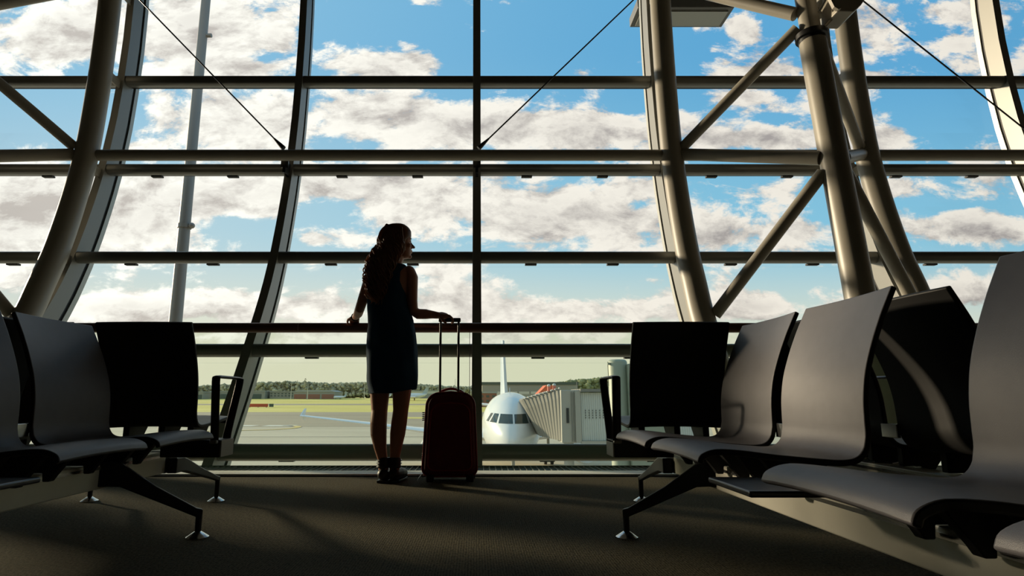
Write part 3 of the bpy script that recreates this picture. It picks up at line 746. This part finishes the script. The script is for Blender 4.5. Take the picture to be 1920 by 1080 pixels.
s2 = hair.modifiers.new('smooth', 'SMOOTH'); s2.iterations = 4
mb = MB(); rnd = random.Random(3)
def mass_at(z):
    for A, B in zip(MASS, MASS[1:]):
        if A[2] >= z >= B[2]:
            t = (A[2] - z) / (A[2] - B[2]); return [A[i] + (B[i] - A[i]) * t for i in range(5)]
    return list(MASS[0] if z > MASS[0][2] else MASS[-1])
for i in range(250):
    an = rnd.uniform(-PI, PI)
    if -.35 < an - 0 < 1.7 and rnd.random() < .7: an = rnd.uniform(PI * 1.0, PI * 1.9)
    # start on the skull, side and back only
    st = rnd.uniform(.3, 1.0)
    hx, hy = math.cos(an), math.sin(an)
    endz = rnd.uniform(1.125, 1.34) if rnd.random() < .8 else rnd.uniform(1.3, 1.42)
    ph = rnd.uniform(0, 2 * PI); fq = rnd.uniform(30, 62); am = rnd.uniform(.008, .026)
    pts = []; rad = []; n = 40
    lat = rnd.uniform(-.9, .98); dep = rnd.uniform(-1, .5)
    z0 = 1.690 - .05 * max(0, abs(lat) - .2)
    for k in range(n + 1):
        t = k / n; z = z0 + (endz - z0) * t
        if z > 1.56:
            loc = HM.inverted() @ Vector((0, 0, z)); lz = min(.116, max(-.07, z - 1.578))
            for A, B in zip(HP, HP[1:]):
                if A[0] >= lz >= B[0]:
                    q = (A[0] - lz) / (A[0] - B[0]); xb = A[2] + (B[2] - A[2]) * q; hw = A[3] + (B[3] - A[3]) * q; break
            else: xb, hw = HP[0][2], HP[0][3]
            g = PI * (.5 + .5 * (lat * .9 + 1)) if False else PI + lat * 1.75
            P = HM @ Vector(((-xb + .034) * math.cos(g), (hw + .021) * math.sin(g), lz * 1.02 + .010)); P.y -= .012 * max(0, min(1, (1.62 - z) / .06))
        else:
            lq = max(-1, min(1, lat)); m_ = mass_at(z); P = Vector((m_[0] + m_[3] * lq * 1.02, m_[1] - m_[4] * math.sqrt(max(0, 1 - lq * lq)) * (1 if dep < 0 else .3) - .004, z))
        amp = am * min(1, max(0, (t - .15) / .35))
        w = Vector((math.cos(ph + fq * (z0 - z)), math.sin(ph + fq * (z0 - z)) * .7, 0)) * amp
        if pts:
            P = pts[-1].lerp(P, .6); P.z = z
        pts.append(P)
        rad.append(.0068 * (1 - .75 * t ** 3))
    pts2 = []
    for k, p in enumerate(pts):
        t = k / n; amp = am * min(1, max(0, (t - .15) / .35)); z = p.z
        pts2.append(p + Vector((math.cos(ph + fq * (z0 - z)), math.sin(ph + fq * (z0 - z)) * .7, 0)) * amp)
    mb.tube(pts2, rad, 5)
mb.build('hair_locks', M['hair'], hair)

# ------------------------------------------------------------------ outside: ground
G = -5.1
struct(MB().box((0, 1504, G - .5), (6000, 3000, 1)).build('trim_900', M['apron'], smooth=False))
bpy.data.objects['trim_900'].name = 'apron_ground'
def sheet(name, x0, x1, y0, y1, m, dz):
    return struct(MB().box(((x0 + x1) / 2, (y0 + y1) / 2, G + dz), (x1 - x0, y1 - y0, .02)).build(name, m, smooth=False))
sheet('taxiway_asphalt', -1500, 1500, 118, 232, M['asphalt'], .02)
GZ = [(0, G), (232, G + .03), (330, -3.72), (352, -3.2), (460, -.3), (800, -.25), (3000, 0)]
def gz(y): return lerp_tab(GZ, y)
def terrain(name, ys, m):
    rings = [[(-2500, y, gz(y)), (2500, y, gz(y)), (2500, y, gz(y) - .3), (-2500, y, gz(y) - .3)] for y in ys]
    return struct(MB().loft(rings).build(name, m, smooth=False))
terrain('grass_field', [232, 260, 300, 330], M['grass'])
terrain('service_road', [330, 352], M['asphalt'])
terrain('grass_field', [352, 400, 460, 800, 3000], M['grass'])
sheet('grass_field', -20, 60, 160, 172, M['grass'], .05)
def stripe(pts, w, m, label):
    mb = MB(); L_ = []; 
    for i, p in enumerate(pts):
        a = Vector(pts[max(0, i - 1)]); b = Vector(pts[min(len(pts) - 1, i + 1)]); d = (b - a).normalized(); n = Vector((-d.y, d.x))
        L_.append([(p[0] + n.x * w, p[1] + n.y * w, G + .05), (p[0] - n.x * w, p[1] - n.y * w, G + .05), (p[0] - n.x * w, p[1] - n.y * w, G + .045), (p[0] + n.x * w, p[1] + n.y * w, G + .045)])
    o = mb.loft(L_).build('ground_marking', m, smooth=False); tag(o, label, 'road marking', 'painted lines on the apron'); recentre(o)
stripe([(-50, 121), (-44.5, 121)], 2.2, M['line_white'], 'short white line on the apron just right of the left armrest')
stripe([(-42.5, 121), (-36.5, 121)], 2.2, M['line_white'], 'white line on the apron ending in the yellow curve')
stripe([(-39 + 5 * math.sin(q), 113 + 8 * math.cos(q)) for q in [i * .25 for i in range(12)]] + [(-46, 101)], .6, M['yellow'], 'curved yellow guide line on the apron, left of the woman')
stripe([(-30, 168), (-24, 170), (-20, 166), (-14, 160)], .7, M['yellow'], 'short yellow curve on the taxiway beyond the wing tip')
stripe([(-200, 86), (100, 88)], .12, M['dark'], 'thin dark joint line across the pale apron')

# ------------------------------------------------------------------ outside: tree belts, buildings
ICO = {}
for sub_ in (1, 2):
    b_ = bmesh.new(); bmesh.ops.create_icosphere(b_, subdivisions=sub_, radius=1)
    ICO[sub_] = ([v.co.copy() for v in b_.verts], [tuple(v.index for v in f.verts) for f in b_.faces]); b_.free()
class Blobs:
    def __init__(s): s.v = []; s.f = []
    def add(s, c, r, rnd, sub=2):
        r3 = r if isinstance(r, tuple) else (r, r, r); off = Vector((rnd.uniform(0, 99), rnd.uniform(0, 99), 0)); n0 = len(s.v)
        for q in ICO[sub][0]:
            k = 1 + .34 * noise.noise(q * 2.2 + off) + .22 * noise.noise(q * 5 + off)
            s.v.append((c[0] + q.x * r3[0] * k, c[1] + q.y * r3[1] * k, c[2] + q.z * r3[2] * k))
        s.f += [tuple(n0 + i for i in f) for f in ICO[sub][1]]
    def build(s, name, m, parent=None):
        me = bpy.data.meshes.new(name); me.from_pydata(s.v, [], s.f); me.materials.append(m); me.update()
        o = bpy.data.objects.new(name, me); COL.objects.link(o)
        if parent is not None: me.transform(WM[parent.name].inverted()); o.parent = parent
        return o
def belt(y, x0, x1, hfun, m, n, label, seed):
    rnd = random.Random(seed); mb = Blobs()
    for i in range(n):
        x = x0 + (x1 - x0) * (i + rnd.random()) / n; yy = y + rnd.uniform(-14, 14); h = hfun(x) * (1 + .10 * noise.noise(Vector((x * .11, seed, 0))) + rnd.uniform(-.05, .03))
        r = rnd.uniform(1.0, 2.3)
        mb.add((x, yy, -.3 + h - r * .8), (r, r, r * .8), rnd, 1)
        for q in range(4):
            r2 = rnd.uniform(.9, 2.2); mb.add((x + rnd.uniform(-3, 3), yy - rnd.uniform(0, 7), -.3 + h * rnd.uniform(.15, .92)), r2, rnd, 1)
        if i % 6 == 0: mb.add((x, yy + 3, -.3 + h * .44), (6, 4, h * .46), rnd, 2)
    o = mb.build('tree_belt', m); o['kind'] = 'stuff'; tag(o, label, 'trees'); recentre(o); return o
hl = [(-480, 18), (-300, 19), (-255, 22), (-200, 27), (-150, 24), (-100, 26), (-60, 22), (-20, 19), (40, 14), (70, 19), (100, 24), (135, 23), (170, 20), (260, 20), (600, 22)]
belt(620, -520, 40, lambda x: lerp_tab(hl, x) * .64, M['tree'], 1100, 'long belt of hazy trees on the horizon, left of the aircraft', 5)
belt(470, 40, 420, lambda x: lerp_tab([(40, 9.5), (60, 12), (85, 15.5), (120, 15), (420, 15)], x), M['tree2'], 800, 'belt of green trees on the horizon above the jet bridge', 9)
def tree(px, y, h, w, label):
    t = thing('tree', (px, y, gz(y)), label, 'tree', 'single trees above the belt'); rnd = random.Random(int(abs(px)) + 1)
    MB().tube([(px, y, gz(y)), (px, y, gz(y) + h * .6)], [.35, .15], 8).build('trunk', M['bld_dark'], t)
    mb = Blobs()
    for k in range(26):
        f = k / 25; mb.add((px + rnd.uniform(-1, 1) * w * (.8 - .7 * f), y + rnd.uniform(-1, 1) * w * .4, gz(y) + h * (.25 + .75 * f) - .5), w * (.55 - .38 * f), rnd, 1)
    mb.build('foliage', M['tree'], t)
tree(-168, 582, 19.5, 2.6, 'tall pointed tree rising above the tree belt')
tree(-177, 586, 17.5, 1.8, 'smaller tree just left of the tall pointed tree above the belt')
tree(69, 436, 15.5, 1.4, 'slim pointed tree above the belt over the jet bridge')

def building(name, x0, x1, y, h, m, roofm, label, depth=20, doors=0, doorm=None, windows=0, flat=True):
    G = gz(y)
    t = thing(name, ((x0 + x1) / 2, y, G), label, 'building', 'airfield buildings beyond the grass')
    MB().box(((x0 + x1) / 2, y + depth / 2, G + h * .44), (x1 - x0, depth, h * .88)).build('wall', m, t, smooth=False)
    if flat: MB().box(((x0 + x1) / 2, y + depth / 2, G + h * .94), (x1 - x0 + .8, depth + .8, h * .12)).build('roof', roofm, t, smooth=False)
    else: MB().prism([(x0 - .4, G + h * .88), (x1 + .4, G + h * .88), (x1 - (x1 - x0) * .12, G + h * 1.12), (x0 + (x1 - x0) * .12, G + h * 1.12)], 'y', y - .4, y + depth).build('roof', roofm, t, smooth=False)
    for i in range(doors):
        w = (x1 - x0) / doors; MB().box((x0 + w * (i + .5), y - .1, G + h * .30), (w * .86, .3, h * .58)).build('door', doorm or M['bld_dark'], t, smooth=False)
    for i in range(windows):
        w = (x1 - x0) / windows
        for f in (.38, .68): MB().box((x0 + w * (i + .5), y - .1, G + h * f), (w * .5, .3, h * .13)).build('window', M['bld_dark'], t, smooth=False)
    return t
building('low_hangar', -196, -160, 450, 6.0, M['bld_grey'], M['bld_roof'], 'low grey hangar with a dark doorway across the airfield, far left', 24, 1)
building('terminal_block', -158, -139, 455, 5.6, M['bld_grey'], M['bld_grey'], 'grey two-storey block with small windows between the two hangars', 16, 0, None, 7)
building('red_hangar', -137, -106, 445, 5.9, M['bld_grey'], M['bld_roof'], 'hangar with rust-red sliding doors and a pale roof across the airfield', 26, 3, M['bld_red'], flat=False)
building('white_hangar', -88 + 30, -10, 470, 6.2, M['bld_white'], M['bld_roof'], 'long white hangar behind the parked airliner, behind the woman', 24, 4, M['bld_grey'])
building('tower_block', -262, -252, 480, 12.5, M['bld_grey'], M['bld_grey'], 'tall pale block on the horizon beside the left armrest', 10, 0, None, 3)
building('pale_shed', -244, -202, 440, 5.6, M['bld_grey'], M['bld_roof'], 'long pale shed across the airfield behind the left armrest', 22, 4)
building('grey_terminal', 3, 56, 330, 12.6, M['bld_grey'], M['bld_dark'], 'long grey terminal with a dark roof behind the aircraft tail', 40, 8, M['bld_white'])
building('brick_office', -2, 10, 300, 7.6, M['bld_red'], M['bld_roof'], 'small brick office beside the aircraft tail', 14, 0, None, 4)
t = thing('orange_shed', (36, 290, G), 'shed with a bright orange slanted gable beside the jet bridge', 'building')
MB().prism([(27.5, G), (38, G), (38, G + 11.5), (34, G + 11.5), (30, G + 7.5)], 'y', 290, 306).build('gable', M['orange'], t, smooth=False)
MB().box((22, 298, G + 3.6), (16, 12, 7.2)).build('wall', M['bld_grey'], t, smooth=False)
building('control_cabin', 57, 65, 240, 9.6, M['bld_grey'], M['bld_white'], 'small control cabin above the jet bridge roof, near the right armrest', 8, 0, None, 4)

# parked aeroplanes far away, lamp masts, sign
def small_plane(x, y, s, label, tail_t=True):
    G = gz(y)
    t = thing('parked_airliner', (x, y, G), label, 'aeroplane', 'small airliners parked across the airfield')
    n = 16; rr = [(0, .1, .9), (.06, .9, 1), (.15, 1, 1.1), (.7, 1, 1.1), (.9, .55, 1.3), (1, .12, 1.5)]
    MB().tube([(x + (f - .5) * 15 * s, y, G + c * 2.3 * s) for f, r, c in rr], [r * 1.35 * s for f, r, c in rr], n).build('fuselage', M['white'], t)
    MB().prism([(x - 3 * s, y - 1), (x + 1.5 * s, y - 1), (x + 4 * s, y - 13 * s), (x + 2.4 * s, y - 13 * s)], 'z', G + 1.7 * s, G + 1.95 * s).build('wing', M['bluewhite'], t, smooth=False)
    MB().prism([(x + 4.6 * s, G + 3.4 * s), (x + 7.4 * s, G + 3.4 * s), (x + 8.6 * s, G + 7.2 * s), (x + 7 * s, G + 7.2 * s)], 'y', y - .15, y + .15).build('tail_fin', M['bluewhite'], t, smooth=False)
    if tail_t: MB().box((x + 7.9 * s, y, G + 7.3 * s), (2 * s, 7 * s, .2 * s)).build('tailplane', M['white'], t, smooth=False)
    for dx in (-5, .5): MB().cyl((x + dx * s, y, G), (x + dx * s, y, G + 1.6 * s), .3 * s, 8).build('landing_gear', M['dark'], t)
small_plane(-101, 440, .62, 'small white propeller plane parked beside the red hangar')
small_plane(-68, 430, .85, 'white plane with a high tail parked between the hangars')
small_plane(-44, 415, 1.25, 'larger white airliner parked just left of the woman')
for i, (x, y, h, lab) in enumerate(((-168, 440, 16, 'thin mast in front of the low grey hangar'), (-134, 430, 15, 'thin mast left of the red hangar doors'), (-122, 430, 16, 'thin mast above the red hangar'), (-82, 435, 18, 'thin mast right of the red hangar'), (-57, 430, 19, 'left one of two thin masts near the white hangar'), (-52, 430, 18, 'right one of two thin masts near the white hangar'), (-12, 330, 20, 'thin mast between the woman and the suitcase handle'))):
    o = MB().tube([(x, y, gz(y)), (x, y, gz(y) + h * .72)], [.22, .12], 8).build('light_mast', M['bld_white']); tag(o, lab, 'mast', 'thin masts across the airfield'); recentre(o)
sg = thing('taxiway_sign', (-106, 290, gz(290)), 'long low red sign board with a black end panel standing in the grass', 'sign')
MB().box((-106, 290, gz(290) + 1.0), (9.5, .5, 1.5)).build('board', M['sign_red'], sg, smooth=False)
MB().box((-99.6, 290, gz(290) + 1.0), (2.0, .5, 1.5)).build('end_panel', M['bld_dark'], sg, smooth=False)
for x in (-110, -106, -102): MB().box((x, 290.1, gz(290) + .2), (.3, .2, .6)).build('post', M['dark'], sg, smooth=False)

# tall lamp mast just outside the glass on the left
lm = thing('lamp_mast', (-6.9, 13.0, G), 'tall grey steel lamp mast outside, seen through the left windows', 'mast')
zt = 12.0
MB().tube([(-6.72, 13, G), (-6.72, 13, 1.0), (-6.72, 13, 5.0), (-6.72, 13, zt)], [.17, .145, .125, .10], 20).build('pole', M['pole'], lm)
for z in (4.35,): MB().tube([(-6.72, 13, z), (-6.72, 13, z + .10)], [.150, .150], 20).build('joint_ring', M['pole'], lm)
MB().ell((-6.53, 12.95, 4.40), (.07, .07, .07)).build('sensor', M['pole'], lm)
MB().tube([(-6.72, 13, 9.25), (-6.5, 13, 9.25)], .05, 10).build('cross_arm', M['pole'], lm)
# overhead panel outside, top right
op = thing('outdoor_panel', (3.2, 8.1, 6.5), 'long dark panel hanging outside above the windows at the top, right of centre', 'panel')
MB().box((3.25, 8.4, 6.56), (1.50, .50, .16)).build('housing', M['frame_dark'], op, smooth=False, bevel=.01)
MB().box((3.25, 8.4, 6.47), (1.36, .36, .03)).build('lens', M['alu'], op, smooth=False)
for x in (2.75, 3.75): MB().tube([(x, 8.4, 6.62), (x, 8.4, 7.70)], .03, 10).build('hanger', M['pole'], op)
struct(MB().box((0, 7.9, 7.78), (22, 2.6, .16)).build('trim_%d' % tr, M['slab'], smooth=False)); tr += 1

# ------------------------------------------------------------------ airliner at the gate
AX, AY, AZ = 2.15, 34.5, -1.33
pl = thing('airliner', (AX, AY + 14, G), 'large white airliner parked nose-on at the gate outside, right of the suitcase', 'aeroplane')
FS = [(0, .04, -.62), (.12, .32, -.60), (.4, .62, -.55), (.9, .95, -.47), (1.5, 1.22, -.36), (2.2, 1.45, -.25), (3.0, 1.65, -.14), (4.0, 1.82, -.06), (5.2, 1.93, -.01), (6.5, 1.975, 0), (24, 1.975, 0), (28, 1.75, .2), (31, 1.35, .55), (34, .8, .95), (37, .22, 1.25)]
skew = .9 / 35
def fus(t):
    for A, B in zip(FS, FS[1:]):
        if t <= B[0]:
            q = (t - A[0]) / (B[0] - A[0]); return A[1] + (B[1] - A[1]) * q, A[2] + (B[2] - A[2]) * q
    return FS[-1][1:]
TS = [0, .05, .12, .25, .4, .6, .9, 1.2, 1.5, 1.85, 2.2, 2.6, 3, 3.5, 4, 4.6, 5.2, 5.8, 6.5, 10, 15, 20, 24, 26, 28, 29.5, 31, 32.5, 34, 35.5, 37]
def cabin_r(a, r, t):                                # flatten the brow over the cockpit a little
    return r
mb = MB(); rings = []
for t in TS:
    r, zc = fus(t)
    rings.append([(AX + t * skew + math.cos(a) * r, AY + t, AZ + zc + math.sin(a) * r * 1.12) for a in [2 * PI * k / 48 for k in range(48)]])
mb.loft(rings); fo = mb.build('fuselage', M['white'], pl, angle=70)
def surf(dx, dz):                                    # fuselage surface in front view
    lo, hi = 0.02, 8.
    for _ in range(40):
        mid = (lo + hi) / 2; r, zc = fus(mid)
        if math.hypot((dx) / max(r, 1e-4), (dz - zc) / max(r * 1.12, 1e-4)) <= 1: hi = mid
        else: lo = mid
    return hi
def patch(poly, name, m, parent, off=.02, n=6):
    mb = MB(); a, b, c, d = [Vector(p) for p in poly]; g = []
    for i in range(n + 1):
        row = []
        for j in range(n + 1):
            p = a.lerp(b, i / n).lerp(d.lerp(c, i / n), j / n); t = surf(p.x, p.y)
            row.append((AX + p.x + t * skew, AY + t - off, AZ + p.y))
        g.append(row)
    V = [[mb.bm.verts.new(q) for q in r_] for r_ in g]; V2 = [[mb.bm.verts.new((q[0], q[1] + off * .9, q[2])) for q in r_] for r_ in g]
    for i in range(n):
        for j in range(n):
            mb.bm.faces.new((V[i][j], V[i + 1][j], V[i + 1][j + 1], V[i][j + 1])); mb.bm.faces.new((V2[i][j], V2[i][j + 1], V2[i + 1][j + 1], V2[i + 1][j]))
    for i in range(n):
        for (A_, B_) in ((V[i][0], V[i + 1][0]), (V[i][n], V[i + 1][n])): pass
    return mb.build(name, m, parent)
for s in (-1, 1):
    patch([(s * .05, .35), (s * .05, .87), (s * .76, .89), (s * .90, .35)], 'cockpit_window', M['cockpit'], pl)
    patch([(s * 1.02, .37), (s * .86, .89), (s * 1.12, .91), (s * 1.42, .39)], 'cockpit_window', M['cockpit'], pl)
    patch([(s * 1.50, .40), (s * 1.20, .91), (s * 1.34, .91), (s * 1.64, .43)], 'cockpit_window', M['cockpit'], pl, n=4)
# wings, engines, fin, tailplanes, gear
def wing(s):
    W_ = [(1.6, 12.5, 6.6, -1.25, .75), (6, 14.3, 4.0, -.95, .46), (11, 16.4, 2.7, -.45, .28), (18.3, 18.6, 1.6, .25, .16)]
    rings = []
    for x, y, ch, z, th in W_:
        rings.append([(AX + y * skew + s * x, AY + y + ch * f, AZ + z + th * g) for f, g in ((0, 0), (.04, .28), (.2, .55), (.5, .45), (1, .05), (1, -.02), (.5, -.35), (.15, -.4), (.03, -.2))])
    o = MB().loft(rings).build('wing', M['white'], pl, angle=60)
    x, y, ch, z, th = W_[-1]
    MB().prism([(AY + y + .2, AZ + z), (AY + y + 1.5, AZ + z), (AY + y + 1.9, AZ + z + .62), (AY + y + 1.5, AZ + z + .62)], 'x', AX + y * skew + s * (x + .0) - .05, AX + y * skew + s * x + .05).build('winglet', M['white'], o, smooth=False)
    MB().prism([(AY + y + .3, AZ + z), (AY + y + 1.3, AZ + z), (AY + y + 1.7, AZ + z - .42), (AY + y + 1.4, AZ + z - .42)], 'x', AX + y * skew + s * x - .05, AX + y * skew + s * x + .05).build('winglet', M['white'], o, smooth=False)
    MB().tube([(AX + .4 + s * 10.6, AY + 20.2, AZ - .75), (AX + .4 + s * 10.6, AY + 22.6, AZ - .85)], [.22, .10], 10).build('flap_fairing', M['bluewhite'], o)
    ex = AX + .35 + s * 5.75; ey = AY + 11.3; ez = AZ - 2.0
    e = MB().tube([(ex, ey + .35, ez), (ex, ey, ez), (ex, ey + .06, ez), (ex, ey + .9, ez), (ex, ey + 2.6, ez), (ex, ey + 3.6, ez)], [.80, .90, 1.0, 1.13, 1.05, .75], 32, cap=True).build('engine', M['white'], pl, angle=50)
    MB().ell((ex, ey + .34, ez), (.80, .05, .80)).build('fan', M['dark'], e)
    MB().prism([(ey + .8, ez + .9), (ey + 4.2, ez + 1.2), (ey + 4.5, ez + .75), (ey + 2.5, ez + .6)], 'x', ex - .15, ex + .15).build('pylon', M['white'], pl, smooth=False)
for s in (-1, 1): wing(s)
fx = AX + 33 * skew
fin = MB().loft([[(fx + w * th, AY + y0 + ch * f, AZ + z) for f, w in ((0, 0), (.25, 1), (.6, .8), (1, .1), (1, -.1), (.6, -.8), (.25, -1))] for y0, ch, z, th in ((28.5, 6.6, 1.5, .46), (30.6, 5.0, 3.6, .36), (33.6, 2.9, 8.4, .24))])
fin.build('tail_fin', M['bluewhite'], pl, angle=60)
for s in (-1, 1):
    MB().loft([[(fx + s * x, AY + y0 + ch * f, AZ + z + th * w) for f, w in ((0, 0), (.3, 1), (1, .1), (1, -.1), (.3, -1))] for x, y0, ch, z, th in ((.5, 31.5, 3.6, .9, .18), (6.2, 34.6, 1.5, 1.5, .08))]).build('tailplane', M['white'], pl, angle=60)
for gx, gy in ((0, 5), (-3.8, 17.6), (3.8, 17.6)):
    g_ = MB().cyl((AX + gx + .2, AY + gy, G + .4), (AX + gx + .2, AY + gy, AZ - 1.3), .12, 12).build('landing_gear', M['alu'], pl)
    mb = MB()
    for q in (-.28, .28): mb.tube([(AX + gx + .2 + q - .12, AY + gy, G + .45), (AX + gx + .2 + q + .12, AY + gy, G + .45)], .44, 20)
    mb.build('tyres', M['dark'], g_)
# thin seam line arc on the nose and aerial
MB().tube([(AX + .05, AY + 5.2, AZ + 1.95), (AX + .05, AY + 5.3, AZ + 2.5)], .02, 6).build('aerial', M['bluewhite'], pl)

# ------------------------------------------------------------------ jet bridge
jb = thing('jet_bridge', (6.4, 33, G), 'grey jet bridge with pleated bellows reaching the airliner door', 'jet bridge')
JZ0, JZ1 = -1.85, .92
# pleated bellows fanning towards the aircraft
mb = MB(); rings = []; nb = 20
for i in range(nb + 1):
    f = i / nb; odd = (i % 2) * .07
    # from the cab face (x=4.45) swinging to the fuselage side
    x0 = 4.52 - f * 1.15; x1 = 4.52 - f * .35
    ytop = 33.0 + f * 3.6; ybot = 33.0 + f * 2.2
    zt_ = JZ1 + .06 - f * .62 + odd * .8; zb_ = JZ0 + .1 + f * .1 - odd * .3
    yn, yf = 32.4 + f * 2.6 - odd, 35.2 + f * 2.2 + odd
    xt = 4.52 - f * 1.90; xb_ = 4.52 - f * .90
    rings.append([(xb_, yn, zb_), (xt + .25 * f, yn, zt_ - .5), (xt, yn + .2, zt_), (xt, yf, zt_), (xb_, yf, zb_)])
mb.loft(rings); mb.build('bellows', M['bellows'], jb, smooth=False)
mb = MB()
for i in range(0, nb, 2):
    f = i / nb; mb.ell((4.5 - f * 1.88, 32.5 + f * 2.6, JZ1 + .10 - f * .60), (.055, .10, .05), seg=10, rings=6)
mb.build('bellows_pads', M['bridge_white'], jb)
MB().box((5.05, 33.6, (JZ0 + JZ1) / 2), (1.05, 3.0, JZ1 - JZ0)).build('cab', M['concrete_grey'], jb, smooth=False, bevel=.03)
MB().box((4.86, 32.08, -.42), (.14, .05, .78)).build('cab_window', M['dark'], jb, smooth=False)
for x in (5.08, 5.20): MB().box((x, 32.07, -.48), (.035, .06, 2.6)).build('cab_rib', M['bellows'], jb, smooth=False)
MB().box((5.42, 32.06, -.48), (.30, .08, 2.7)).build('cab_pilaster', M['concrete_grey'], jb, smooth=False)
# tunnel with fine ribs
mb = MB(); P = []; x = 5.60
while x < 12.0:
    P += [(x, 32.12), (x + .055, 32.12), (x + .065, 32.15), (x + .105, 32.15)]; x += .115
P += [(x, 35.0), (5.60, 35.0)]
mb.prism(P, 'z', JZ0 + .12, JZ1 - .14); mb.build('tunnel', M['bridge_white'], jb, smooth=False)
MB().box((8.8, 33.5, JZ1 - .02), (6.5, 3.2, .16)).build('tunnel_roof', M['bellows'], jb, smooth=False)
MB().box((8.8, 33.5, JZ0 + .04), (6.5, 3.1, .14)).build('tunnel_sill', M['concrete_grey'], jb, smooth=False)
mb = MB()
for i in range(7):
    for j in range(4): mb.box((5.82 + i * .19, 32.10, -.16 - j * .125), (.028, .03, .075))
mb.build('vent_slots', M['dark'], jb, smooth=False)
for x, dz in ((4.02, .16), (4.32, .20)):
    l = MB().tube([(x, 33.2, JZ1 - .05), (x, 33.2, JZ1 + dz + .05)], .09, 14).build('warning_lamp', M['amber'], jb)
    MB().ell((x, 33.2, JZ1 + dz + .09), (.10, .10, .09), seg=12, rings=8).build('lamp_cap', M['bridge_white'], l)
MB().tube([(5.55, 33.0, JZ1), (5.55, 33.0, JZ1 + .45)], .02, 6).build('aerial', M['bellows'], jb)
for x in (5.1, 9.5):
    MB().cyl((x, 33.6, G), (x, 33.6, JZ0 + .1), .28, 16).build('support_leg', M['concrete_grey'], jb)
MB().box((5.1, 33.6, G + .45), (2.4, 1.2, .9)).build('drive_bogie', M['dark'], jb, smooth=False)

ro = thing('bridge_rotunda', (6.0, 25, G), 'grey-green cylindrical bridge rotunda outside, behind the right armrest', 'rotunda')
MB().tube([(5.95, 25, G), (5.95, 25, 1.98), (5.95, 25, 2.06), (5.95, 25, 2.10)], [.40, .40, .37, .30], 36).build('drum', M['rotunda'], ro)
MB().box((7.2, 25.2, -1.6), (1.9, 1.6, 7.0)).build('wing_wall', M['rotunda'], ro, smooth=False, bevel=.03)
MB().box((6.9, 24.38, 1.60), (.9, .04, .34)).build('recess', M['bellows'], ro, smooth=False)
MB().tube([(5.50, 24.8, 1.0), (5.50, 24.8, 2.0)], .012, 6).build('aerial', M['dark'], ro)
MB().box((5.53, 24.8, 1.92), (.09, .09, .10)).build('camera_unit', M['rotunda'], ro, smooth=False)
